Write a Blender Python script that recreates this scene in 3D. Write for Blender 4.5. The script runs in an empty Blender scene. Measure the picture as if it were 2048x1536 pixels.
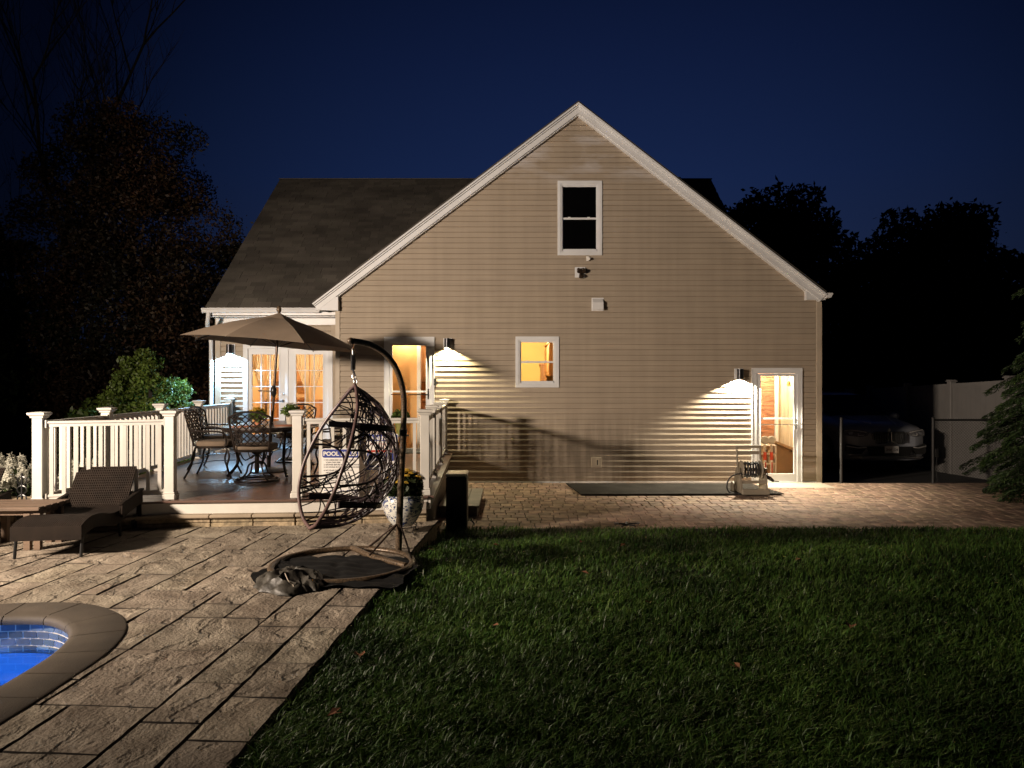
import bpy, math, random
import numpy as np
from mathutils import Vector, Matrix, noise
random.seed(7); rng = np.random.default_rng(11)
scn = bpy.context.scene
COL = scn.collection
R = math.radians
# ------------------------------------------------------------------ camera
F, CZ, HY = 1450.0, 1.94, 762.0            # focal in photo pixels, eye height, horizon row
cam_d = bpy.data.cameras.new('camera'); cam = bpy.data.objects.new('camera', cam_d); COL.objects.link(cam)
cam_d.sensor_width = 36; cam_d.lens = F/2048*36; cam_d.shift_y = -6/2048
cam_d.clip_start = .05; cam_d.clip_end = 600
cam.location = (0, 0, CZ); cam.rotation_euler = (R(90), 0, 0); scn.camera = cam
scn.render.resolution_x, scn.render.resolution_y = 1024, 768
scn.view_settings.view_transform = 'Standard'; scn.view_settings.look = 'None'
scn.view_settings.exposure = 0; scn.view_settings.gamma = 1
# ------------------------------------------------------------------ world: clear night sky after dusk
world = bpy.data.worlds.new('World'); scn.world = world; world.use_nodes = True
wn = world.node_tree; wn.nodes.clear()
def N(t, ty, **kw):
    n = t.nodes.new(ty)
    for k, v in kw.items():
        if k in n.inputs: n.inputs[k].default_value = v
        else: setattr(n, k, v)
    return n
wo = N(wn, 'ShaderNodeOutputWorld'); wb = N(wn, 'ShaderNodeBackground'); wb.inputs[1].default_value = 1.35
tc = N(wn, 'ShaderNodeTexCoord'); sx = N(wn, 'ShaderNodeSeparateXYZ'); wn.links.new(tc.outputs['Generated'], sx.inputs[0])
rp = N(wn, 'ShaderNodeValToRGB'); wn.links.new(sx.outputs['Z'], rp.inputs[0])
e = rp.color_ramp.elements
e[0].position = 0.0; e[0].color = (.0110, .0180, .046, 1)
e[1].position = .62; e[1].color = (.0018, .0038, .018, 1)
for p_, c_ in ((.12, (.0092, .0165, .047)), (.26, (.0060, .0135, .049)), (.40, (.0042, .0095, .038))):
    q = rp.color_ramp.elements.new(p_); q.color = (*c_, 1)
# the sky is darker away from the afterglow to the right of the house
dp = N(wn, 'ShaderNodeVectorMath', operation='DOT_PRODUCT'); wn.links.new(tc.outputs['Generated'], dp.inputs[0]); dp.inputs[1].default_value = Vector((.10, .97, .12)).normalized()
mr = N(wn, 'ShaderNodeMapRange'); mr.inputs[1].default_value = .77; mr.inputs[2].default_value = 1.0; mr.inputs[3].default_value = .12; mr.inputs[4].default_value = 1.0
wn.links.new(dp.outputs['Value'], mr.inputs[0])
mx = N(wn, 'ShaderNodeVectorMath', operation='SCALE'); wn.links.new(rp.outputs[0], mx.inputs[0]); wn.links.new(mr.outputs[0], mx.inputs['Scale'])
wn.links.new(mx.outputs[0], wb.inputs[0]); wn.links.new(wb.outputs[0], wo.inputs[0])
# ------------------------------------------------------------------ lamp powers (watts)
FLOOD_W = 2800; LAMP_WARM_W = 260; LAMP_DOOR_W = 820; LAMP_COOL_W = 520
ROOM_W = 85; POOL_W = 240

# ------------------------------------------------------------------ helpers
def G(px, py, z=0.0):                       # photo pixel -> point on the level z
    Y = (CZ-z)*F/(py-HY); return Vector(((px-1024)/F*Y, Y, z))
def P(px, py, Y):                           # photo pixel -> point at distance Y
    return Vector(((px-1024)/F*Y, Y, CZ+(HY-py)/F*Y))
def tagit(o, label=None, cat=None, group=None, kind=None):
    if label: o['label'] = label
    if cat: o['category'] = cat
    if group: o['group'] = group
    if kind: o['kind'] = kind
    return o
def thing(name, label, cat, loc=(0,0,0), group=None, rz=0):
    o = bpy.data.objects.new(name, None); COL.objects.link(o); o.location = loc; o.rotation_euler = (0,0,rz)
    o.empty_display_size = .1
    return tagit(o, label, cat, group)
def put(o, parent, world_coords=True):
    if parent is not None:
        o.parent = parent
        if parent.type == 'EMPTY' and world_coords:
            o.matrix_parent_inverse = Matrix.Translation(-Vector(parent.location))
    return o
class MB:
    def __init__(s): s.v = []; s.f = []; s.m = []; s.cur = 0
    def face(s, idx): s.f.append(tuple(idx)); s.m.append(s.cur)
    def quad(s, a, b, c, d):
        n = len(s.v); s.v += [tuple(a), tuple(b), tuple(c), tuple(d)]; s.face((n, n+1, n+2, n+3))
    def poly(s, pts):
        n = len(s.v); s.v += [tuple(p) for p in pts]; s.face(range(n, n+len(pts)))
    def box(s, c, d, rz=0, rx=0, ry=0, ch=0):
        hx, hy, hz = d[0]/2, d[1]/2, d[2]/2
        M = Matrix.Rotation(rz, 3, 'Z') @ Matrix.Rotation(ry, 3, 'Y') @ Matrix.Rotation(rx, 3, 'X')
        c = Vector(c)
        n = len(s.v)
        if ch <= 0:
            for z in (-hz, hz):
                for x, y in ((-hx,-hy),(hx,-hy),(hx,hy),(-hx,hy)): s.v.append(tuple(c+M@Vector((x,y,z))))
            for q in ((0,3,2,1),(4,5,6,7),(0,1,5,4),(1,2,6,5),(2,3,7,6),(3,0,4,7)): s.face([n+i for i in q])
        else:                               # chamfered vertical and top edges
            lv = ((-hz, ch),(-hz+ch, 0),(hz-ch, 0),(hz, ch))
            for z, k in lv:
                for x, y in ((-hx+ch,-hy+k),(hx-ch,-hy+k),(hx-k,-hy+ch),(hx-k,hy-ch),(hx-ch,hy-k),(-hx+ch,hy-k),(-hx+k,hy-ch),(-hx+k,-hy+ch)):
                    s.v.append(tuple(c+M@Vector((x,y,z))))
            for l in range(3):
                for i in range(8):
                    j = (i+1) % 8; s.face((n+l*8+i, n+l*8+j, n+(l+1)*8+j, n+(l+1)*8+i))
            s.face([n+7-i for i in range(8)]); s.face([n+24+i for i in range(8)])
        return s
    def b2(s, x0, x1, y0, y1, z0, z1, ch=0):
        return s.box(((x0+x1)/2,(y0+y1)/2,(z0+z1)/2), (abs(x1-x0),abs(y1-y0),abs(z1-z0)), ch=ch)
    def tube(s, pts, r, n=8, closed=False, cap=True, flat=None):
        pts = [Vector(p) for p in pts]; k = len(pts)
        rr = r if hasattr(r, '__len__') else [r]*k
        base = len(s.v); up = None
        for i, p in enumerate(pts):
            if closed: t = pts[(i+1) % k]-pts[i-1]
            else: t = pts[min(i+1, k-1)]-pts[max(i-1, 0)]
            if t.length < 1e-9: t = Vector((0,0,1))
            t.normalize()
            if up is None:
                up = Vector((0,0,1)) if abs(t.z) < .9 else Vector((0,1,0))
            a = t.cross(up)
            if a.length < 1e-5: a = t.cross(Vector((1,0,0)))
            a.normalize(); b = a.cross(t).normalized(); up = b
            for j in range(n):
                g = 2*math.pi*j/n
                ca, cb = math.cos(g)*rr[i], math.sin(g)*rr[i]
                if flat: cb *= flat
                s.v.append(tuple(p+a*ca+b*cb))
        m = k if closed else k-1
        for i in range(m):
            i2 = (i+1) % k
            for j in range(n):
                j2 = (j+1) % n
                s.face((base+i*n+j, base+i*n+j2, base+i2*n+j2, base+i2*n+j))
        if cap and not closed:
            s.face([base+n-1-j for j in range(n)]); s.face([base+(k-1)*n+j for j in range(n)])
        return s
    def lathe(s, c, prof, n=24, axis='Z', cap=True):
        c = Vector(c); base = len(s.v)
        for r_, h in prof:
            for j in range(n):
                g = 2*math.pi*j/n; x, y = r_*math.cos(g), r_*math.sin(g)
                p = (x,y,h) if axis == 'Z' else ((x,h,y) if axis == 'Y' else (h,x,y))
                s.v.append(tuple(c+Vector(p)))
        for i in range(len(prof)-1):
            for j in range(n):
                j2 = (j+1) % n
                s.face((base+i*n+j, base+i*n+j2, base+(i+1)*n+j2, base+(i+1)*n+j))
        if cap:
            s.face([base+n-1-j for j in range(n)]); s.face([base+(len(prof)-1)*n+j for j in range(n)])
        return s
    def prism(s, pts, d):                   # polygon pts (3D, planar) swept by vector d
        pts = [Vector(p) for p in pts]; d = Vector(d); n = len(s.v); k = len(pts)
        s.v += [tuple(p) for p in pts]+[tuple(p+d) for p in pts]
        s.face(range(n+k-1, n-1, -1)); s.face(range(n+k, n+2*k))
        for i in range(k):
            j = (i+1) % k; s.face((n+i, n+j, n+k+j, n+k+i))
        return s
    def ball(s, c, r, nu=10, nv=7, sc=(1,1,1)):
        pr = [(max(1e-4, math.sin(math.pi*i/nv)), -math.cos(math.pi*i/nv)) for i in range(nv+1)]
        base = len(s.v)
        for a, h in pr:
            for j in range(nu):
                g = 2*math.pi*j/nu
                s.v.append((c[0]+r*a*math.cos(g)*sc[0], c[1]+r*a*math.sin(g)*sc[1], c[2]+r*h*sc[2]))
        for i in range(nv):
            for j in range(nu):
                j2 = (j+1) % nu; s.face((base+i*nu+j, base+i*nu+j2, base+(i+1)*nu+j2, base+(i+1)*nu+j))
        return s
    def build(s, name, mat, parent=None, smooth=False, world_coords=True, kind=None):
        me = bpy.data.meshes.new(name); me.from_pydata(s.v, [], s.f)
        for m in (mat if isinstance(mat, (list, tuple)) else [mat]): me.materials.append(m)
        if isinstance(mat, (list, tuple)): me.polygons.foreach_set('material_index', s.m)
        if smooth: me.polygons.foreach_set('use_smooth', [True]*len(s.f))
        me.update()
        o = bpy.data.objects.new(name, me); COL.objects.link(o); put(o, parent, world_coords)
        if smooth:
            try: me.set_sharp_from_angle(angle=R(40))
            except Exception: pass
        if kind: o['kind'] = kind
        return o
def fast(name, V, T, mat, parent=None, n=3, kind=None):   # numpy arrays, faces all n-gons
    me = bpy.data.meshes.new(name); V = np.ascontiguousarray(V, dtype=np.float32); T = np.ascontiguousarray(T, dtype=np.int32)
    me.vertices.add(len(V)); me.vertices.foreach_set('co', V.ravel())
    me.loops.add(T.size); me.loops.foreach_set('vertex_index', T.ravel())
    me.polygons.add(len(T)); me.polygons.foreach_set('loop_start', np.arange(0, T.size, n, dtype=np.int32))
    try: me.polygons.foreach_set('loop_total', np.full(len(T), n, dtype=np.int32))
    except Exception: pass
    me.update(calc_edges=True); me.materials.append(mat)
    o = bpy.data.objects.new(name, me); COL.objects.link(o); put(o, parent)
    if kind: o['kind'] = kind
    return o
def copy_tree(o, parent=None):
    c = o.copy(); COL.objects.link(c)
    if parent is not None: c.parent = parent
    for ch in [q for q in o.children]: copy_tree(ch, c)
    return c
def smooth_path(pts, n=6, closed=False):     # Catmull-Rom
    pts = [Vector(p) for p in pts]; out = []; k = len(pts)
    for i in range(k if closed else k-1):
        p0 = pts[i-1] if (i > 0 or closed) else pts[0]; p1 = pts[i]; p2 = pts[(i+1) % k]
        p3 = pts[(i+2) % k] if (closed or i+2 < k) else pts[-1]
        for j in range(n):
            t = j/n
            out.append(.5*((2*p1)+(p2-p0)*t+(2*p0-5*p1+4*p2-p3)*t*t+(3*p1-p0-3*p2+p3)*t**3))
    if not closed: out.append(pts[-1])
    return out
# ------------------------------------------------------------------ materials
def mat(name, col, rough=.6, metal=0, var=.12, vscale=3.0, bump=0, bscale=40, spec=.5, island=0, col2=None, emit=None, estr=0, coat=0, trans=0, coords='Object', stretch=(1,1,1), detail=6):
    m = bpy.data.materials.new(name); m.use_nodes = True; t = m.node_tree; t.nodes.clear()
    out = N(t, 'ShaderNodeOutputMaterial'); b = N(t, 'ShaderNodeBsdfPrincipled'); t.links.new(b.outputs[0], out.inputs[0])
    b.inputs['Roughness'].default_value = rough; b.inputs['Metallic'].default_value = metal
    b.inputs['Specular IOR Level'].default_value = spec; b.inputs['Coat Weight'].default_value = coat
    tcn = N(t, 'ShaderNodeTexCoord'); mp = N(t, 'ShaderNodeMapping'); mp.inputs['Scale'].default_value = stretch
    t.links.new(tcn.outputs[coords], mp.inputs[0])
    nz = N(t, 'ShaderNodeTexNoise'); nz.inputs['Scale'].default_value = vscale; nz.inputs['Detail'].default_value = detail
    t.links.new(mp.outputs[0], nz.inputs[0])
    c2 = col2 or tuple(c*(1-var*1.6) for c in col); c1 = tuple(min(1, c*(1+var)) for c in col)
    r_ = N(t, 'ShaderNodeValToRGB'); r_.color_ramp.elements[0].position = .32; r_.color_ramp.elements[1].position = .68
    r_.color_ramp.elements[0].color = (*c2, 1); r_.color_ramp.elements[1].color = (*c1, 1)
    t.links.new(nz.outputs['Fac'], r_.inputs[0]); src = r_.outputs[0]
    if island:
        g = N(t, 'ShaderNodeNewGeometry'); hs = N(t, 'ShaderNodeHueSaturation')
        mm = N(t, 'ShaderNodeMapRange'); mm.inputs[3].default_value = 1-island; mm.inputs[4].default_value = 1+island
        t.links.new(g.outputs['Random Per Island'], mm.inputs[0]); t.links.new(mm.outputs[0], hs.inputs['Value'])
        h2 = N(t, 'ShaderNodeMapRange'); h2.inputs[3].default_value = .5-island*.04; h2.inputs[4].default_value = .5+island*.04
        ml = N(t, 'ShaderNodeMath', operation='MULTIPLY'); ml.inputs[1].default_value = 7.31
        fr = N(t, 'ShaderNodeMath', operation='FRACT'); t.links.new(g.outputs['Random Per Island'], ml.inputs[0]); t.links.new(ml.outputs[0], fr.inputs[0])
        t.links.new(fr.outputs[0], h2.inputs[0]); t.links.new(h2.outputs[0], hs.inputs['Hue'])
        t.links.new(src, hs.inputs['Color']); src = hs.outputs[0]
    t.links.new(src, b.inputs['Base Color'])
    if bump:
        bn = N(t, 'ShaderNodeTexNoise'); bn.inputs['Scale'].default_value = bscale; bn.inputs['Detail'].default_value = 5
        t.links.new(mp.outputs[0], bn.inputs[0]); bp = N(t, 'ShaderNodeBump'); bp.inputs['Strength'].default_value = bump; bp.inputs['Distance'].default_value = .01
        t.links.new(bn.outputs['Fac'], bp.inputs['Height']); t.links.new(bp.outputs[0], b.inputs['Normal'])
    if emit: b.inputs['Emission Color'].default_value = (*emit, 1); b.inputs['Emission Strength'].default_value = estr
    if trans:
        tr = N(t, 'ShaderNodeBsdfTranslucent'); t.links.new(src, tr.inputs[0]); ms = N(t, 'ShaderNodeMixShader'); ms.inputs[0].default_value = trans
        t.links.new(b.outputs[0], ms.inputs[1]); t.links.new(tr.outputs[0], ms.inputs[2]); t.links.new(ms.outputs[0], out.inputs[0])
    return m
def glassmat(name, tint=(.95,.97,.95), refl=1.0):
    m = bpy.data.materials.new(name); m.use_nodes = True; t = m.node_tree; t.nodes.clear()
    out = N(t, 'ShaderNodeOutputMaterial'); a = N(t, 'ShaderNodeBsdfTransparent'); a.inputs[0].default_value = (*tint, 1)
    g = N(t, 'ShaderNodeBsdfGlossy'); g.inputs['Roughness'].default_value = .02
    fr = N(t, 'ShaderNodeFresnel'); fr.inputs[0].default_value = 1.45; ml = N(t, 'ShaderNodeMath', operation='MULTIPLY'); ml.inputs[1].default_value = refl
    t.links.new(fr.outputs[0], ml.inputs[0]); ms = N(t, 'ShaderNodeMixShader'); t.links.new(ml.outputs[0], ms.inputs[0])
    t.links.new(a.outputs[0], ms.inputs[1]); t.links.new(g.outputs[0], ms.inputs[2]); t.links.new(ms.outputs[0], out.inputs[0])
    return m
def siding_mat(name):
    m = mat(name, (.40,.332,.255), .62, var=.05, vscale=1.3, bump=.10, bscale=14, stretch=(.6,1,7), spec=.3)
    t = m.node_tree; b = [n for n in t.nodes if n.type == 'BSDF_PRINCIPLED'][0]
    # faint chalky weather streaks near the peak and grime drips all over the wall
    src = b.inputs['Base Color'].links[0].from_socket
    tcn = [n for n in t.nodes if n.type == 'TEX_COORD'][0]
    mp = N(t, 'ShaderNodeMapping'); mp.inputs['Scale'].default_value = (7, 1, .5); t.links.new(tcn.outputs['Object'], mp.inputs[0])
    nz = N(t, 'ShaderNodeTexNoise'); nz.inputs['Scale'].default_value = 1.0; nz.inputs['Detail'].default_value = 5; t.links.new(mp.outputs[0], nz.inputs[0])
    rr = N(t, 'ShaderNodeValToRGB'); rr.color_ramp.elements[0].position = .35; rr.color_ramp.elements[1].position = .7
    rr.color_ramp.elements[0].color = (.94,.94,.94,1); rr.color_ramp.elements[1].color = (1.03,1.03,1.03,1); t.links.new(nz.outputs['Fac'], rr.inputs[0])
    mu = N(t, 'ShaderNodeMixRGB', blend_type='MULTIPLY'); mu.inputs[0].default_value = 1; t.links.new(src, mu.inputs[1]); t.links.new(rr.outputs[0], mu.inputs[2])
    n2 = N(t, 'ShaderNodeTexNoise'); n2.inputs['Scale'].default_value = 1.0; n2.inputs['Detail'].default_value = 6; m9 = N(t, 'ShaderNodeMapping'); m9.inputs['Scale'].default_value = (1.6, 1, 4.5); t.links.new(tcn.outputs['Object'], m9.inputs[0]); t.links.new(m9.outputs[0], n2.inputs[0])
    r2 = N(t, 'ShaderNodeMapRange'); r2.inputs[1].default_value = .47; r2.inputs[2].default_value = .70; t.links.new(n2.outputs['Fac'], r2.inputs[0])
    sp = N(t, 'ShaderNodeSeparateXYZ'); t.links.new(tcn.outputs['Object'], sp.inputs[0])
    r3 = N(t, 'ShaderNodeMapRange'); r3.inputs[1].default_value = 5.6; r3.inputs[2].default_value = 6.1; t.links.new(sp.outputs['Z'], r3.inputs[0])
    m3 = N(t, 'ShaderNodeMath', operation='MULTIPLY'); t.links.new(r2.outputs[0], m3.inputs[0]); t.links.new(r3.outputs[0], m3.inputs[1])
    m4 = N(t, 'ShaderNodeMath', operation='MULTIPLY'); t.links.new(m3.outputs[0], m4.inputs[0]); m4.inputs[1].default_value = .75
    mw = N(t, 'ShaderNodeMixRGB'); mw.inputs[2].default_value = (.58,.56,.56,1); t.links.new(m4.outputs[0], mw.inputs[0]); t.links.new(mu.outputs[0], mw.inputs[1])
    # railing shade painted in low on the wall right of the deck: vertical streaks
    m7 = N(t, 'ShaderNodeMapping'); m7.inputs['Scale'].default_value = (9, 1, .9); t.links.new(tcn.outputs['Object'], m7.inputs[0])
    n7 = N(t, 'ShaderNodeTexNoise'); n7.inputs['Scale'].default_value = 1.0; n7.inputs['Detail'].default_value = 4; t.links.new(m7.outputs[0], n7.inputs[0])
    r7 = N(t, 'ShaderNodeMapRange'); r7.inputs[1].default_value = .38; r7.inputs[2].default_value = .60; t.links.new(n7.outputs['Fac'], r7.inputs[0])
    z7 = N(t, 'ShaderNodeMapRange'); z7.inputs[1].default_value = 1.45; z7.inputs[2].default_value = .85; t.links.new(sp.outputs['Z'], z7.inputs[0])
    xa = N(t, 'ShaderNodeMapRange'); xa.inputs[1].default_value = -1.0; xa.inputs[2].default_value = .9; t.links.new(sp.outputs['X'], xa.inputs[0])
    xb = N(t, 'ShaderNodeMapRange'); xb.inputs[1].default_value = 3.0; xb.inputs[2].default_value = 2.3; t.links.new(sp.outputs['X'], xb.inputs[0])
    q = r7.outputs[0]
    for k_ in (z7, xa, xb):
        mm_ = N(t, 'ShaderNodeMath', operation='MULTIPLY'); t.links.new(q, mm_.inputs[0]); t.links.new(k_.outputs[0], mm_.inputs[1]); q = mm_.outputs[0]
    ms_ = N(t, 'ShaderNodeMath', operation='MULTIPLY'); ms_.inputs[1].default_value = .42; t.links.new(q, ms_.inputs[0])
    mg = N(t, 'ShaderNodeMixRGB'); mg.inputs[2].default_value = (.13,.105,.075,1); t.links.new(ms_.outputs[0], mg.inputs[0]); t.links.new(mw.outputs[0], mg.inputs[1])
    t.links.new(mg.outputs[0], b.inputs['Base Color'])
    return m
def patio_mat():
    m = mat('stamped_concrete', (.235,.200,.152), .8, var=.25, vscale=3.5, bump=.0, island=.17, col2=(.150,.118,.084))
    t = m.node_tree; b = [n for n in t.nodes if n.type == 'BSDF_PRINCIPLED'][0]
    tcn = [n for n in t.nodes if n.type == 'TEX_COORD'][0]
    def tex(sc, det, stretch, dist=0):
        mp = N(t, 'ShaderNodeMapping'); mp.inputs['Scale'].default_value = stretch; t.links.new(tcn.outputs['Object'], mp.inputs[0])
        n = N(t, 'ShaderNodeTexNoise'); n.inputs['Scale'].default_value = sc; n.inputs['Detail'].default_value = det; n.inputs['Distortion'].default_value = dist
        t.links.new(mp.outputs[0], n.inputs[0]); return n
    n1 = tex(3.4, 10, (1.25,.95,1), .25); n2 = tex(48, 6, (1,1,1)); n3 = tex(3.8, 7, (1.1,.8,1), .3)
    cr = N(t, 'ShaderNodeMapRange'); cr.inputs[1].default_value = .40; cr.inputs[2].default_value = .47; t.links.new(n3.outputs['Fac'], cr.inputs[0])
    a1 = N(t, 'ShaderNodeMath', operation='MULTIPLY_ADD'); a1.inputs[1].default_value = 3.6; t.links.new(n1.outputs['Fac'], a1.inputs[0]); t.links.new(cr.outputs[0], a1.inputs[2])
    a2 = N(t, 'ShaderNodeMath', operation='MULTIPLY_ADD'); a2.inputs[1].default_value = .8; t.links.new(n2.outputs['Fac'], a2.inputs[0]); t.links.new(a1.outputs[0], a2.inputs[2])
    bp = N(t, 'ShaderNodeBump'); bp.inputs['Strength'].default_value = .85; bp.inputs['Distance'].default_value = .017
    t.links.new(a2.outputs[0], bp.inputs['Height']); t.links.new(bp.outputs[0], b.inputs['Normal'])
    return m
def pot_mat():                              # blue brushwork on white glaze
    m = mat('blue_white_glaze', (.62,.62,.58), .18, var=.04, coat=.5); t = m.node_tree
    b = [n for n in t.nodes if n.type == 'BSDF_PRINCIPLED'][0]; tcn = [n for n in t.nodes if n.type == 'TEX_COORD'][0]
    mp = N(t, 'ShaderNodeMapping'); mp.inputs['Scale'].default_value = (1,1,1.5); t.links.new(tcn.outputs['Object'], mp.inputs[0])
    n = N(t, 'ShaderNodeTexNoise'); n.inputs['Scale'].default_value = 17; n.inputs['Detail'].default_value = 3; n.inputs['Distortion'].default_value = 1.6; t.links.new(mp.outputs[0], n.inputs[0])
    r_ = N(t, 'ShaderNodeValToRGB'); r_.color_ramp.elements[0].position = .50; r_.color_ramp.elements[1].position = .56
    r_.color_ramp.elements[0].color = (.62,.62,.57,1); r_.color_ramp.elements[1].color = (.035,.06,.16,1)
    t.links.new(n.outputs['Fac'], r_.inputs[0]); t.links.new(r_.outputs[0], b.inputs['Base Color']); return m
def weave_mat():
    m = mat('dark_wicker', (.014,.009,.006), .7, spec=.15, var=.2, vscale=8); t = m.node_tree
    b = [n for n in t.nodes if n.type == 'BSDF_PRINCIPLED'][0]; tcn = [n for n in t.nodes if n.type == 'TEX_COORD'][0]
    w = []
    for dr in ('X','Y'):
        k = N(t, 'ShaderNodeTexWave', bands_direction=dr); k.inputs['Scale'].default_value = 16; k.inputs['Distortion'].default_value = .6; t.links.new(tcn.outputs['Object'], k.inputs[0]); w.append(k)
    a = N(t, 'ShaderNodeMath', operation='MULTIPLY'); t.links.new(w[0].outputs['Fac'], a.inputs[0]); t.links.new(w[1].outputs['Fac'], a.inputs[1])
    bp = N(t, 'ShaderNodeBump'); bp.inputs['Strength'].default_value = .9; bp.inputs['Distance'].default_value = .012
    t.links.new(a.outputs[0], bp.inputs['Height']); t.links.new(bp.outputs[0], b.inputs['Normal'])
    return m
def brick_mat(name, c1, c2, mortar, sc, bw=.2, rh=.07, axis='XZ'):
    m = mat(name, c1, .8); t = m.node_tree; b = [n for n in t.nodes if n.type == 'BSDF_PRINCIPLED'][0]; tcn = [n for n in t.nodes if n.type == 'TEX_COORD'][0]
    sp = N(t, 'ShaderNodeSeparateXYZ'); t.links.new(tcn.outputs['Object'], sp.inputs[0]); cb = N(t, 'ShaderNodeCombineXYZ')
    t.links.new(sp.outputs[axis[0]], cb.inputs[0]); t.links.new(sp.outputs[axis[1]], cb.inputs[1])
    k = N(t, 'ShaderNodeTexBrick'); k.inputs['Scale'].default_value = sc; k.inputs['Color1'].default_value = (*c1,1); k.inputs['Color2'].default_value = (*c2,1); k.inputs['Mortar'].default_value = (*mortar,1)
    k.inputs['Brick Width'].default_value = bw; k.inputs['Row Height'].default_value = rh; k.inputs['Mortar Size'].default_value = rh*.09
    t.links.new(cb.outputs[0], k.inputs[0]); t.links.new(k.outputs[0], b.inputs['Base Color']); return m
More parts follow.
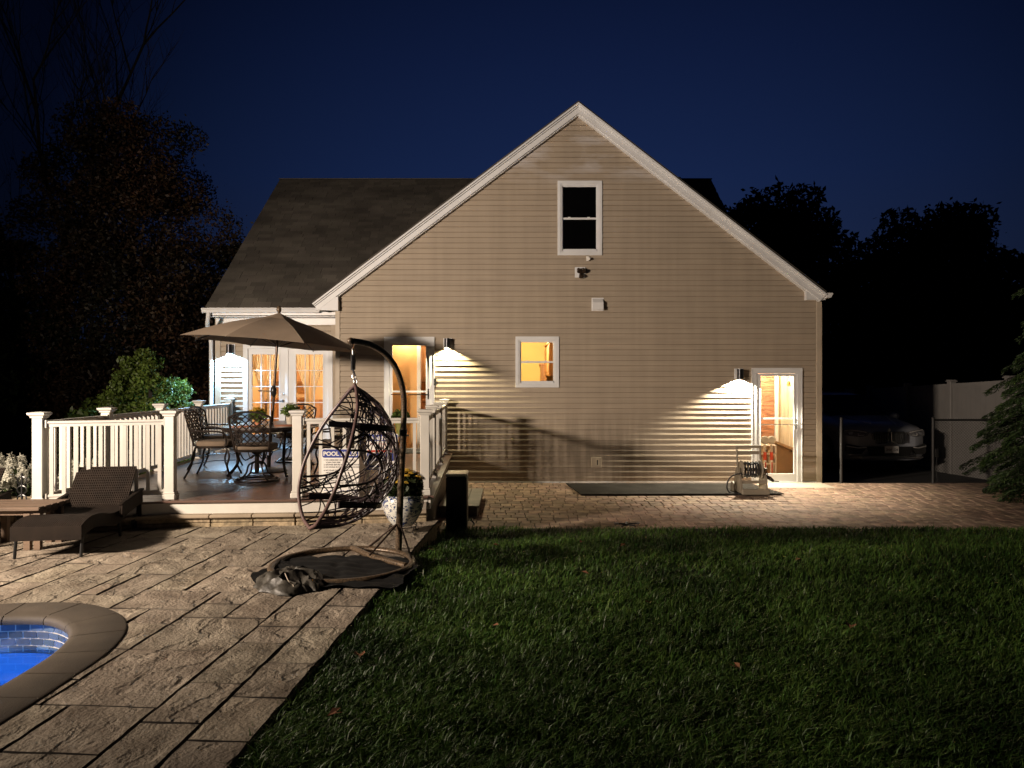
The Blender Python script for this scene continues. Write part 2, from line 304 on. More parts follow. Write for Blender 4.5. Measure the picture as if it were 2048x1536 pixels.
M = dict(
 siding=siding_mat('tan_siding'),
 trim=mat('white_trim', (.72,.73,.74), .5, var=.05, vscale=2),
 vinyl=mat('white_vinyl', (.57,.55,.50), .42, var=.05, vscale=4),
 tanboard=mat('tan_corner_board', (.46,.39,.30), .55, var=.06),
 shingle=mat('asphalt_shingle', (.072,.064,.053), .9, var=.3, vscale=.7, bump=.5, bscale=90, island=.24, col2=(.042,.036,.029), stretch=(1,1,2.4)),
 deck=mat('brown_composite', (.105,.064,.050), .28, var=.2, vscale=2.5, bump=.25, bscale=60, stretch=(.15,1,1), island=.12),
 patio=patio_mat(), mortar=mat('dark_joint', (.03,.022,.016), .95),
 paver=mat('clay_paver', (.29,.20,.145), .85, var=.22, vscale=7, bump=.4, bscale=80, island=.28, col2=(.17,.11,.08)),
 pavejoint=mat('paver_joint_sand', (.045,.034,.026), .95),
 coping=mat('brown_coping', (.085,.068,.050), .75, var=.1, vscale=6, bump=.3, bscale=120, island=.07),
 stone=mat('cast_stone', (.30,.235,.15), .9, var=.3, vscale=18, bump=1.0, bscale=30, island=.12),
 cap=mat('cast_stone_cap', (.30,.24,.17), .8, var=.1, bump=.2),
 lawn=mat('lawn_soil', (.020,.026,.010), .95, var=.4, vscale=9, bump=.4),
 grass=mat('grass_blades', (.054,.104,.019), .45, var=.35, vscale=1.0, island=.6, trans=.25, col2=(.017,.038,.007), spec=.35),
 ground=mat('dark_ground', (.02,.022,.014), .95, var=.3), asphalt=mat('asphalt', (.03,.03,.032), .9, bump=.3),
 iron=mat('bronze_iron', (.028,.02,.016), .32, var=.3, vscale=20, metal=.35),
 cushion=mat('tan_cushion', (.15,.11,.075), .9, bump=.3, bscale=150),
 canopy=mat('taupe_canvas', (.34,.26,.19), .85, var=.06, bump=.15, bscale=300, trans=.22),
 dkpole=mat('bronze_pole', (.06,.04,.03), .3, metal=.6, var=.2),
 eggpole=mat('speckled_bronze', (.11,.075,.045), .4, var=.5, vscale=60, metal=.3),
 strand=mat('resin_strand', (.028,.018,.020), .38, var=.3, vscale=30),
 rimtube=mat('brown_rim', (.10,.06,.055), .35, var=.3, vscale=9),
 steel=mat('brushed_steel', (.55,.55,.55), .28, metal=1, var=.05), chrome=mat('chrome', (.7,.7,.7), .12, metal=1),
 black=mat('black_plastic', (.012,.012,.012), .35), blackmatte=mat('black_matte', (.01,.01,.011), .8),
 wicker=weave_mat(), wood=mat('weathered_teak', (.13,.085,.055), .7, var=.25, vscale=4, stretch=(.3,6,6), bump=.3, bscale=30),
 pot=pot_mat(), glass=glassmat('window_glass', refl=.8), darkglass=mat('dark_glass', (.002,.002,.002), .12, spec=.25),
 roomwall3=mat('honey_room_wall', (.80,.56,.30), .8, var=.03), roomwall=mat('ochre_room_wall', (.80,.63,.26), .8, var=.03), roomwall2=mat('amber_room_wall', (.66,.37,.14), .8, var=.03),
 cabinet=mat('oak_cabinet', (.45,.22,.085), .5, var=.2, vscale=3, stretch=(6,6,.6)), white=mat('interior_white', (.75,.72,.66), .6, var=.03),
 curtain=mat('sheer_curtain', (.78,.66,.46), .8, var=.05, trans=.5), floor=mat('room_floor', (.3,.18,.09), .5),
 panel=mat('pale_wood_panel', (.60,.50,.36), .6, var=.15, vscale=4, stretch=(5,5,.5)),
 redbrick=brick_mat('red_brick', (.33,.12,.06), (.24,.08,.045), (.28,.18,.13), 1, .21, .075, 'YZ'),
 cedar=mat('cedar_shingle', (.38,.16,.075), .75, var=.3, vscale=6, stretch=(1,1,5), bump=.6, bscale=20),
 tile=brick_mat('pool_tile', (.12,.17,.26), (.19,.25,.34), (.60,.64,.70), 1, .105, .045, 'XZ'),
 plaster=mat('pool_plaster', (.22,.42,.72), .6, var=.05),
 leaf=mat('dark_leaf', (.040,.062,.018), .55, var=.3, vscale=.6, island=.4, trans=.25),
 leafbright=mat('bush_leaf', (.10,.15,.025), .5, var=.3, vscale=1, island=.35, trans=.3),
 leafrust=mat('rust_leaf', (.060,.030,.014), .6, var=.4, vscale=.5, island=.6, trans=.25, col2=(.012,.014,.006)),
 conifer=mat('hemlock_needles', (.048,.088,.024), .55, var=.35, vscale=1.5, island=.5, trans=.2, col2=(.016,.030,.010)),
 farleaf=mat('far_leaf', (.012,.016,.008), .8, island=.3), bark=mat('bark', (.022,.018,.014), .9, var=.3, bump=.6, bscale=12, stretch=(1,1,.2)),
 yellow=mat('yellow_petal', (.62,.40,.05), .6, var=.2, vscale=20, island=.25, trans=.2), whitepetal=mat('cream_petal', (.50,.49,.40), .6, var=.12, vscale=15, island=.1, trans=.2),
 cover=mat('olive_cover_fabric', (.050,.045,.036), .5, var=.2, vscale=6, bump=.3, bscale=40),
 resin=mat('taupe_resin', (.30,.26,.20), .5, var=.1), hose=mat('dark_hose', (.03,.03,.035), .35),
 rubber=mat('rubber_mat', (.030,.027,.024), .95, spec=.08, var=.2, vscale=3, bump=.3, bscale=90), tyre=mat('tyre_rubber', (.012,.012,.012), .8),
 signwhite=mat('sign_white', (.68,.66,.62), .4, var=.02), signblue=mat('sign_blue', (.03,.045,.22), .4, var=.05), signred=mat('sign_red', (.45,.06,.04), .4), signink=mat('sign_ink', (.03,.03,.04), .5),
 lamp_in=mat('lamp_reflector', (.85,.85,.82), .4, var=.02), gutter=mat('white_gutter', (.74,.74,.74), .4, var=.03),
 carpaint=mat('silver_car_paint', (.33,.35,.39), .38, metal=.15, var=.03, coat=.6), carglass=mat('car_glass', (.004,.005,.006), .08, spec=.4), lens=mat('headlamp_lens', (.16,.16,.17), .15, coat=.8, var=.3, vscale=20),
 galv=mat('galvanised_wire', (.022,.022,.022), .5), concrete=mat('pale_concrete', (.40,.35,.28), .8, var=.08, bump=.2, bscale=80), redplastic=mat('red_plastic', (.55,.07,.03), .4),
 terracotta=mat('terracotta', (.35,.13,.06), .7), greenpot=mat('lime_pot', (.36,.36,.10), .4), greystep=mat('grey_composite', (.20,.17,.14), .7, var=.15, bump=.2),
 deadleaf=mat('dead_leaf', (.22,.09,.04), .8, var=.3), fence=mat('pvc_fence', (.24,.23,.22), .5, var=.05))
def text_mesh(name, txt, size, mat_, parent, origin, rightv=(1,0,0), upv=(0,0,1), align='LEFT', bold=0.0, xs=1.0):
    c = bpy.data.curves.new(name, 'FONT'); c.body = txt; c.size = size; c.align_x = align; c.offset = bold; c.extrude = .0006
    to = bpy.data.objects.new(name, c); COL.objects.link(to); dg = bpy.context.evaluated_depsgraph_get()
    me = bpy.data.meshes.new_from_object(to.evaluated_get(dg)); bpy.data.objects.remove(to)
    r_, u = Vector(rightv).normalized(), Vector(upv).normalized(); nrm = r_.cross(u)
    for v in me.vertices:
        p = Vector(origin)+r_*v.co.x*xs+u*v.co.y+nrm*v.co.z; v.co = p
    me.materials.clear(); me.materials.append(mat_)
    o = bpy.data.objects.new(name, me); COL.objects.link(o); put(o, parent); return o
def light(name, loc, power, color, size=.02, typ='POINT', target=None, angle=None, blend=.5, parent=None):
    d = bpy.data.lights.new(name, typ); d.energy = power; d.color = color; d.shadow_soft_size = size
    if typ == 'SPOT': d.spot_size = angle; d.spot_blend = blend
    o = bpy.data.objects.new(name, d); COL.objects.link(o); o.location = loc
    if target is not None: o.rotation_euler = (Vector(target)-Vector(loc)).to_track_quat('-Z','Y').to_euler()
    return o
WARM = (1.0, .74, .46); COOL = (.36, .66, 1.0)
# ================================================================== STRUCTURE
WY = 13.8
def WX(px): return (px-1024)/F*WY
def WZ(py): return CZ+(HY-py)/F*WY
def terr(X, Y): return -.06-.03*max(0, Y-13.5)
# ground sheet to the horizon
mb = MB(); xs = [-300,-80,-30,-14,-8,0,8,14,30,80,300]; ys = [-60,-10,0,5,9,13.5,20,35,60,120,400]
for i in range(10):
    for j in range(10):
        mb.quad(*[(x, y, terr(x, min(y, 60))-(.25 if y <= 9 else 0)) for x, y in ((xs[i],ys[j]),(xs[i+1],ys[j]),(xs[i+1],ys[j+1]),(xs[i],ys[j+1]))])
mb.build('ground', M['ground'], kind='structure')
# driveway beyond the gate
mb = MB()
for y0, y1 in ((13.62,17),(17,24),(24,34)):
    mb.quad((5.9,y0,terr(0,y0)+.035),(9.6,y0,terr(0,y0)+.035),(9.6,y1,terr(0,y1)+.035),(5.9,y1,terr(0,y1)+.035))
mb.build('driveway', M['asphalt'], kind='structure')
# lawn
def lawnz(x, y):
    t = min(1, max(0, (9.35-y)/2.6)); t = t*t*(3-2*t)
    return .015+.19*t + .02*noise.noise(Vector((x*.7, y*.7, 3)))
EP0, EP1 = Vector((-.917, 8.11, 0)), Vector((-1.226, 3.12, 0))
EV = (EP0-EP1).normalized(); EU = Vector((-EV.y, EV.x, 0))   # along the patio edge / leftwards
def edge_x(y): return EP1.x+(EP0.x-EP1.x)*(y-EP1.y)/(EP0.y-EP1.y)
mb = MB(); nx, ny = 60, 50
for j in range(ny+1):
    y = -2+(9.42+2)*j/ny
    for i in range(nx+1):
        a = edge_x(min(y,9)); x = a+(11.5-a)*i/nx; mb.v.append((x, y, lawnz(x, y)))
for j in range(ny):
    for i in range(nx):
        k = j*(nx+1)+i; mb.face((k, k+1, k+nx+2, k+nx+1))
mb.build('lawn', M['lawn'], smooth=True, kind='structure')
# clay pavers beside the house
mb = MB(); mj = MB()
mj.quad((-1.3,9.3,-.012),(9.6,9.3,-.012),(9.6,13.86,-.012),(-1.3,13.86,-.012))
mj.build('paver_bedding', M['pavejoint'], kind='structure')
y = 9.30; row = 0
while y < 13.8:
    d = .215 if row % 3 else .16
    x = -1.25+random.uniform(-.15, 0)
    while x < 9.4:
        w = random.choice((.135,.17,.205,.205)); jit = random.uniform(-.002,.003)
        lim = 9.5
        if x+w < lim: mb.box((x+w/2, y+d/2, -.012+jit), (w-.011, d-.011, .03), rz=random.uniform(-.012,.012), rx=random.uniform(-.006,.006), ch=.007)
        x += w
    y += d; row += 1
mb.build('paver_walk', M['paver'], kind='structure')
# ------------------------------------------------------------------ pool outlines
PZ = .273
inner = smooth_path([(-2.77,4.1,0),(-2.785,4.46,0),(-2.88,4.77,0),(-3.06,4.99,0),(-3.32,5.12,0),(-3.75,5.08,0),(-4.4,4.85,0),(-5.1,4.3,0),(-5.6,3.4,0),(-5.6,2.2,0),(-5.0,1.2,0),(-4.2,.9,0),(-3.4,1.5,0),(-2.95,2.6,0),(-2.8,3.4,0)], 7, True)
def offset(poly, d):
    out = []; k = len(poly)
    for i, p in enumerate(poly):
        t = (poly[(i+1) % k]-poly[i-1]).normalized(); nn = Vector((t.y, -t.x, 0)); out.append(p+nn*d)
    return out
_a = sum(inner[i].x*inner[(i+1) % len(inner)].y-inner[(i+1) % len(inner)].x*inner[i].y for i in range(len(inner)))
if _a < 0: inner.reverse()
midp = offset(inner, .17); outer = offset(inner, .31)
def inside(poly, x, y):
    c = False; k = len(poly); j = k-1
    for i in range(k):
        a, b = poly[i], poly[j]
        if (a.y > y) != (b.y > y) and x < (b.x-a.x)*(y-a.y)/(b.y-a.y)+a.x: c = not c
        j = i
    return c
DF = [(-7.4,7.70),(-5.27,7.87),(-3.93,8.33),(-2.51,8.44),(-1.02,8.66)]        # front line of the deck
def front(x):
    if x <= DF[0][0]: return DF[0][1]
    for (a, b), (c, d) in zip(DF, DF[1:]):
        if x <= c: return b+(d-b)*(x-a)/(c-a)
    return DF[-1][1]
# stamped patio slabs
mb = MB()
CS = .055; UN = .155; NU, NV = 46, 66; occ = [[False]*NV for _ in range(NU)]; slabs = []
for j in range(NV):
    for i in range(NU):
        if occ[i][j]: continue
        opts = [(2,4),(3,5),(2,3),(3,3),(4,6),(3,6),(4,5),(4,4),(3,4),(2,2),(4,3),(3,2)]; random.shuffle(opts)
        for a, b in opts+[(1,2),(1,1)]:
            if i+a <= NU and j+b <= NV and not any(occ[p][q] for p in range(i,i+a) for q in range(j,j+b)): break
        for p in range(i,min(NU,i+a)):
            for q in range(j,min(NV,j+b)): occ[p][q] = True
        slabs.append((i*UN, a*UN, j*UN-3.8, b*UN))
for u, w, v, L in slabs:
    if True:
        zt = PZ+random.uniform(-.003,.003); tx, ty = random.uniform(-.004,.004), random.uniform(-.003,.003)
        nu, nv = max(3, int(w/CS)), max(3, int(L/CS)); sd = random.random()*50
        us = [0, .008]+[.008+(w-.022)*i/nu for i in range(1, nu)]+[w-.014, w-.006]
        vs = [0, .005]+[.005+(L-.014)*i/nv for i in range(1, nv)]+[L-.009, L-.004]
        base = len(mb.v)
        for a, uu in enumerate(us):
            for b_, vv in enumerate(vs):
                edge = a in (0, len(us)-1) or b_ in (0, len(vs)-1)
                ju = .010*noise.noise(Vector((v*3+vv*9, sd, a*.1))) if a in (0,1,len(us)-1,len(us)-2) else 0
                p = EP1+EU*(u+uu+ju)+EV*(v+vv)
                nz = noise.noise(Vector((p.x*6+sd, p.y*3.5, 1)))*.0035+noise.noise(Vector((p.x*19, p.y*11+sd, 5)))*.0018
                mb.v.append((p.x, p.y, zt+tx*(uu-w/2)*2+ty*(vv-L/2)+nz-(.014 if edge else 0)))
        m_ = len(vs)
        cen = EP1+EU*(u+w/2)+EV*(v+L/2)
        for a in range(len(us)-1):
            for b_ in range(len(vs)-1):
                q = [base+a*m_+b_, base+(a+1)*m_+b_, base+(a+1)*m_+b_+1, base+a*m_+b_+1]
                x = sum(mb.v[k][0] for k in q)/4; yy = sum(mb.v[k][1] for k in q)/4
                if yy > front(x)+.02 or yy < -.8: continue
                if -6.2 < x < -2.2 and yy < 5.6 and inside(midp, x, yy): continue
                mb.cur = 1 if (a in (0, len(us)-2) or b_ in (0, len(vs)-2)) else 0; mb.face(q)
pat = mb.build('patio', [M['patio'], M['mortar']], smooth=True, kind='structure')
# bedding under the slabs with its exposed right side
mb = MB()
# (ring of the bedding around the pool: strips between pool midline and far limits)
k = len(midp); cx, cy = -4.0, 3.0
far = []
for p in midp:
    d = Vector((p.x-cx, p.y-cy, 0)).normalized(); t = 20.0
    for nrm, lim in (((1,0), -1.03), ((-1,0), 8.0), ((0,1), 7.86), ((0,-1), .8)):
        s_ = d.x*nrm[0]+d.y*nrm[1]
        if s_ > 1e-6:
            dist = (lim-(cx*nrm[0]+cy*nrm[1]))/s_; t = min(t, dist)
    q = Vector((cx, cy, 0))+d*t; 
    if q.x > -1.1: q.x = edge_x(q.y)-.012
    far.append(q)
corners = [Vector((-1.03,7.86,0)), Vector((-8,7.86,0)), Vector((-8,-.8,0)), Vector((-1.2,-.8,0))]
for i in range(k):
    j = (i+1) % k
    mb.quad((midp[i].x,midp[i].y,PZ-.018),(far[i].x,far[i].y,PZ-.018),(far[j].x,far[j].y,PZ-.018),(midp[j].x,midp[j].y,PZ-.018))
    for c in corners:
        a, b = far[i], far[j]
        if (a-b).length > .02 and abs(a.x-b.x) > 1e-3 and abs(a.y-b.y) > 1e-3:
            if abs((a-c).length+(b-c).length-(abs(a.x-b.x)+abs(a.y-b.y))) < .25: mb.poly([(a.x,a.y,PZ-.018),(c.x if c.x<-2 else edge_x(c.y)-.012,c.y,PZ-.018),(b.x,b.y,PZ-.018)])
mb.quad((-8,7.84,PZ-.018),(-1.03+.05,7.84,PZ-.018),(-.92,8.75,PZ-.018),(-8,8.75,PZ-.018))
mb.build('patio_joint_bed', M['mortar'], kind='structure')
mb = MB()
for i in range(24):                         # rough right edge of the slab
    y0, y1 = -.8+i*(9.4/24), -.8+(i+1)*(9.4/24)
    mb.prism([(edge_x(y0)-.004,y0,PZ-.012),(edge_x(y1)-.004,y1,PZ-.012),(edge_x(y1)-.004,y1,-.06),(edge_x(y0)-.004,y0,-.06)], (-.06,0,0))
mb.build('patio_edge', M['stone'], kind='structure')
# ------------------------------------------------------------------ swimming pool
pool = thing('swimming_pool', 'small curved in-ground pool glowing blue at the patio corner', 'pool', (-4,3,0))
# coping stones
k = len(inner)
cum = [0]
for i in range(k): cum.append(cum[-1]+(inner[(i+1) % k]-inner[i]).length)
def at_len(poly, s):
    s = s % cum[-1]
    for i in range(k):
        if s <= cum[i+1]:
            t = (s-cum[i])/(cum[i+1]-cum[i]); return poly[i].lerp(poly[(i+1) % k], t)
    return poly[0]
nst = int(cum[-1]/.30); copings = MB()
for i in range(nst):
    s0, s1 = cum[-1]*i/nst+.0035, cum[-1]*(i+1)/nst-.0035
    dz = random.uniform(-.001,.001); rows = []
    for j in range(5):
        s = s0+(s1-s0)*j/4; a = at_len(inner, s); o = at_len(outer, s)
        prof = [(-.0,-.055),(-.028,-.045),(-.034,-.022),(-.026,-.002),(-.006,.010),(.03,.014),(.295,.014),(.306,.008),(.308,-.03)]
        d = (o-a).normalized(); rows.append([a+d*q[0]+Vector((0,0,PZ+q[1]+dz)) for q in prof])
    b0 = len(copings.v)
    for r_ in rows: copings.v += [tuple(p) for p in r_]
    for j in range(4):
        for q in range(8): copings.face((b0+j*9+q, b0+(j+1)*9+q, b0+(j+1)*9+q+1, b0+j*9+q+1))
    copings.face([b0+q for q in range(9)]); copings.face([b0+36+8-q for q in range(9)])
copings.build('coping', M['coping'], pool, smooth=True)
g = MB()                                    # pale joints between the coping stones
a_ = offset(inner, .0); b_ = offset(inner, .30)
for i in range(k):
    j = (i+1) % k; g.quad((a_[i].x,a_[i].y,PZ+.0095),(b_[i].x,b_[i].y,PZ+.0095),(b_[j].x,b_[j].y,PZ+.0095),(a_[j].x,a_[j].y,PZ+.0095))
g.build('coping_joint', M['concrete'], pool)
# tile band: real tiles standing proud of pale grout
tiles = MB(); grout = MB(); ins = offset(inner, -.0)
TOP, BOT = PZ-.05, PZ-.05-.20
for i in range(k):
    j = (i+1) % k; grout.quad((ins[i].x,ins[i].y,BOT-.02),(ins[j].x,ins[j].y,BOT-.02),(ins[j].x,ins[j].y,TOP+.01),(ins[i].x,ins[i].y,TOP+.01))
grout.build('tile_grout', M['signwhite'], pool)
inn3 = offset(inner, -.003); nt = int(cum[-1]/.1)
for r_ in range(4):
    for i in range(nt):
        s0 = cum[-1]*(i+(.5 if r_ % 2 else 0))/nt+.004; s1 = s0+cum[-1]/nt-.008
        a = at_len(inn3, s0); b = at_len(inn3, s1); z0 = BOT+r_*.05+.004; z1 = z0+.042
        tiles.quad((a.x,a.y,z0),(b.x,b.y,z0),(b.x,b.y,z1),(a.x,a.y,z1))
M['tileplain'] = mat('glazed_tile', (.13,.18,.26), .2, var=.2, vscale=5, island=.35, coat=.4)
tiles.build('waterline_tile', M['tileplain'], pool)
w = MB()
ring2 = offset(inner, -.015); DEP = -.85
lev = [(ring2, BOT), (offset(inner, -.02), BOT-.22), (offset(inner, -.28), BOT-.23), (offset(inner, -.30), BOT-.62),(offset(inner,-.7), DEP)]
for (A, za), (B, zb) in zip(lev, lev[1:]):
    for i in range(k):
        j = (i+1) % k; w.quad((A[i].x,A[i].y,za),(A[j].x,A[j].y,za),(B[j].x,B[j].y,zb),(B[i].x,B[i].y,zb))
w.poly([(p.x,p.y,DEP) for p in lev[-1][0]])
w.build('basin', M['plaster'], pool, smooth=True)
wm = bpy.data.materials.new('pool_water'); wm.use_nodes = True; t = wm.node_tree; t.nodes.clear()
o_ = N(t,'ShaderNodeOutputMaterial'); tr = N(t,'ShaderNodeBsdfTransparent'); tr.inputs[0].default_value = (.50,.80,1,1); gl = N(t,'ShaderNodeBsdfGlossy'); gl.inputs['Roughness'].default_value=.03
fr = N(t,'ShaderNodeFresnel'); fr.inputs[0].default_value=1.33; ms = N(t,'ShaderNodeMixShader'); nz = N(t,'ShaderNodeTexNoise'); nz.inputs['Scale'].default_value=7; bp = N(t,'ShaderNodeBump'); bp.inputs['Strength'].default_value=.15; bp.inputs['Distance'].default_value=.02
t.links.new(nz.outputs['Fac'],bp.inputs['Height']); t.links.new(bp.outputs[0],gl.inputs['Normal']); t.links.new(bp.outputs[0],fr.inputs['Normal'])
t.links.new(fr.outputs[0],ms.inputs[0]); t.links.new(tr.outputs[0],ms.inputs[1]); t.links.new(gl.outputs[0],ms.inputs[2]); t.links.new(ms.outputs[0],o_.inputs[0])
w = MB(); r4 = offset(inner, -.0135); w.poly([(p.x,p.y,BOT+.035) for p in r4]); w.build('water', wm, kind='structure')
light('pool_light', (-3.6, 3.5, -.35), POOL_W, (.15,.40,1.0), .12)
# ------------------------------------------------------------------ retaining stone below the deck
rw = thing('stone_ledge_wall', 'low tan cast stone ledge wall under the deck front', 'wall', (-3.5,8.2,PZ))
mb = MB(); mc = MB()
for (x0, y0), (x1, y1) in zip(DF[1:], DF[2:]):
    L = math.hypot(x1-x0, y1-y0); a = math.atan2(y1-y0, x1-x0); n_ = max(1, round(L/.42))
    for i in range(n_):
        t = (i+.5)/n_; c = (x0+(x1-x0)*t, y0+(y1-y0)*t-.02)
        for z0, z1 in ((PZ-.02,.315),(.319,.375)):
            mb.box((c[0],c[1]+.05,(z0+z1)/2), (L/n_-.008, .2, z1-z0), rz=a, ch=.008)
        mc.box((c[0],c[1]+.03,.395), (L/n_-.003,.26,.04), rz=a, ch=.01)
mb.build('stone_block', M['stone'], rw); mc.build('cap_stone', M['cap'], rw)

# ================================================================== HOUSE
house = thing('house', 'tan sided two storey house with a tall white trimmed gable and lit doors', 'house', (1.28,16,0))
AX, AZ, SL = 1.25, 7.03, .772               # ridge x, wall height at the ridge, roof slope
def lap(mb, xa, xb, zlo, zhi, Yw, holes, c=.1016, prot=.0165, seed=0, step=.28):
    nC = int(math.ceil((zhi-zlo)/c))
    for i in range(nC):
        zc = zlo+i*c; cuts = {zc, min(zhi, zc+c)}
        for h in holes:
            for z in (h[2], h[3]):
                if zc < z < zc+c: cuts.add(z)
        cuts = sorted(cuts)
        for z0, z1 in zip(cuts, cuts[1:]):
            if z1-z0 < 1e-5: continue
            zm = (z0+z1)/2
            iv = [(xa(z0), xb(z0), xa(z1), xb(z1))]
            for h in holes:
                if h[2] < zm < h[3]:
                    nv = []
                    for a0, b0, a1, b1 in iv:
                        if h[1] <= a0 or h[0] >= b0: nv.append((a0,b0,a1,b1)); continue
                        if h[0] > a0: nv.append((a0, h[0], a1, h[0]))
                        if h[1] < b0: nv.append((h[1], b0, h[1], b1))
                    iv = nv
            for a0, b0, a1, b1 in iv:
                if b0-a0 < .01: continue
                n_ = max(1, int((b0-a0)/step))
                base = len(mb.v)
                for q in range(n_+1):
                    t = q/n_; xA = a0+(b0-a0)*t; xB = a1+(b1-a1)*t
                    def dep(x, z):
                        f = 1-(z-zc)/c; wob = .0034*noise.noise(Vector((x*.9, i*.77+seed, 2.2)))+.0016*noise.noise(Vector((x*3.1, i*1.7, seed)))
                        return Yw-.0006+(.005 if f < .02 else 0)-(prot+wob)*max(f, 0)-.002*noise.noise(Vector((x*.5, z*.9, seed)))
                    dA, dB = dep(xA, z0), dep(xB, z1)
                    top_ = abs(z1-zc-c) < 1e-6 and z1-z0 > c*.2; zm_ = z1-(c*.13 if top_ else 0)
                    dM = dep(xB, zm_)
                    mb.v += [(xA, Yw+.012, z0), (xA, dA, z0), (xB, dM, zm_), (xB, Yw+.009, z1)]
                for q in range(n_):
                    k0 = base+q*4
                    mb.face((k0+1, k0+5, k0+6, k0+2))
                    if top_: mb.face((k0+2, k0+6, k0+7, k0+3))
                    if abs(z0-zc) < 1e-6: mb.face((k0, k0+4, k0+5, k0+1))
d1 = (WX(772), WX(867), .57, WZ(678)); d2 = (WX(1506), WX(1601), 0, WZ(739)); wl = (WX(1033), WX(1116), WZ(773), WZ(675)); wu = (WX(1117), WX(1202), WZ(509), WZ(364))
gl_x, gr_x = WX(676), WX(1641)
mb = MB()
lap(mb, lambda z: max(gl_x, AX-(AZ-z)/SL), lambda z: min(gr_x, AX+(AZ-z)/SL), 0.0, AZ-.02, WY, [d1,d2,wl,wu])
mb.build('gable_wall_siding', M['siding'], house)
YB = 14.5; bl_x = (437-1024)/F*YB; fr_ = ((489-1024)/F*YB, (664-1024)/F*YB, .57, CZ+(HY-690)/F*YB)
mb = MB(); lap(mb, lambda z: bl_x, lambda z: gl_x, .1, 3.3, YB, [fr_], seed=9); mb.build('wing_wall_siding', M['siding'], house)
mb = MB()
mb.b2(gl_x, gl_x+.02, WY+.02, YB, 0, 3.5); mb.b2(gr_x-.02, gr_x+.004, WY+.02, 22.5, -.3, 3.45)      # plain side walls
mb.b2(bl_x, bl_x+.02, YB+.02, 22.5, 0, 3.6); mb.b2(bl_x, gr_x, 22.5, 22.52, 0, 3.6)
mb.prism([(bl_x,YB,3.55),(bl_x,22.5,3.55),(bl_x,18.58,6.95)], (.02,0,0)); mb.prism([(5.0,YB,3.55),(5.0,22.5,3.55),(5.0,18.58,6.95)], (.02,0,0))
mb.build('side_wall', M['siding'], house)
# corner boards
for q in ((gl_x-.045, gl_x+.04, WY-.026, WY+.03, 0, 3.36, .004), (gr_x-.085, gr_x+.02, WY-.026, WY+.03, 0, 3.45, .004), (bl_x-.06, bl_x+.05, YB-.026, YB+.03, 0, 3.25, .004)):
    mb = MB(); mb.b2(*q); mb.build('corner_board', M['tanboard'], house)
mb = MB(); mb.b2(gl_x-.3, gl_x-.05, YB-.02, YB-.008, .57, 3.2); mb.build('filler_board', M['siding'], house)
# rake boards, crown and return boxes
def rake(side, xe, ze):
    x0, z0 = AX, AZ+.06; d = Vector((xe-x0, 0, ze-z0)); L = d.length; d.normalize(); nn = Vector((-d.z, 0, d.x)) if side < 0 else Vector((d.z, 0, -d.x))
    if nn.z > 0: nn = -nn
    return x0, z0, d, L, nn
tr = MB()
for side, xe, ze in ((-1, (627-1024)/F*13.7, CZ+(HY-608)/F*13.7), (1, (1650-1024)/F*13.7, CZ+(HY-589)/F*13.7)):
    A = Vector((AX, 0, CZ+(HY-208)/F*13.7)); B = Vector((xe, 0, ze)); d = (B-A).normalized(); nn = Vector((d.z, 0, -d.x)); 
    if nn.z > 0: nn = -nn
    ax = Vector((0,0,-1)); 
    def strip(o0, o1, y0, y1):
        # mitred at the ridge: plumb cut at x = AX
        def on(o, q): return q+nn*o
        a0 = A+Vector((0,0,-o0/abs(nn.z))); a1 = A+Vector((0,0,-o1/abs(nn.z)))
        b0 = B+nn*o0; b1 = B+nn*o1
        if side < 0: b1 = b0+Vector((0,0,-(o1-o0)*1.0)) if False else b1
        tr.prism([Vector((p.x, y0, p.z)) for p in (a0, b0, b1, a1)], (0, y1-y0, 0))
    strip(0, .028, 13.60, 13.80); strip(.029, .056, 13.635, 13.80); strip(.057, .150, 13.665, 13.80); strip(.151, .168, 13.70, 13.80)
tr.build('rake_trim', M['trim'], house)
mb = MB(); yb = (13.66, 13.80)
xl = WX(627); mb.prism([(WX(634),13.672,WZ(621)),(gl_x+.03,13.672,WZ(622.5)),(gl_x+.03,13.672,WZ(596)),(gl_x-.1,13.672,WZ(592))], (0,.12,0)); mb.build('cornice_return', M['trim'], house); mb = MB()
mb.prism([(WX(1608),13.69,WZ(601)),(WX(1646),13.69,WZ(601)),(WX(1646),13.69,WZ(588)),(WX(1608),13.69,WZ(572))], (0,.1,0))
mb.build('cornice_return', M['trim'], house)
# gutters
def gutter(x0, x1, y, z, along='X'):
    pr = [(0,0),(-.115,0),(-.125,-.02),(-.105,-.045),(-.095,-.075),(-.075,-.09),(0,-.09)]
    g = MB()
    if along == 'X': g.prism([(x0, y+a, z+b) for a, b in pr], (x1-x0,0,0))
    else: g.prism([(x0-a, y, z+b) for a, b in pr], (0,x1,0))
    return g
g = gutter(-5.98, -3.72, 14.06, 3.345); g.b2(-5.93, gl_x, 14.06, 14.48, 3.19, 3.215); g.b2(-5.92, gl_x, 14.06, 14.085, 3.2, 3.36); g.b2(-5.9,gl_x,14.455,14.48,3.06,3.19)
gt = g.build('gutter', M['gutter'], house)
mb = MB(); mb.tube(smooth_path([(-5.86,14.0,3.26),(-5.87,14.0,3.15),(-5.93,14.12,3.02),(-6.0,14.42,2.9),(-6.0,14.46,2.7)],4), .04, 8); mb.tube([(-6.0,14.46,2.72),(-6.0,14.46,.2)], .04, 8); mb.build('downspout', M['gutter'], gt)
g = gutter(WX(1645), 8.0, 13.62, WZ(588), 'Y'); g.build('gutter', M['gutter'], house)
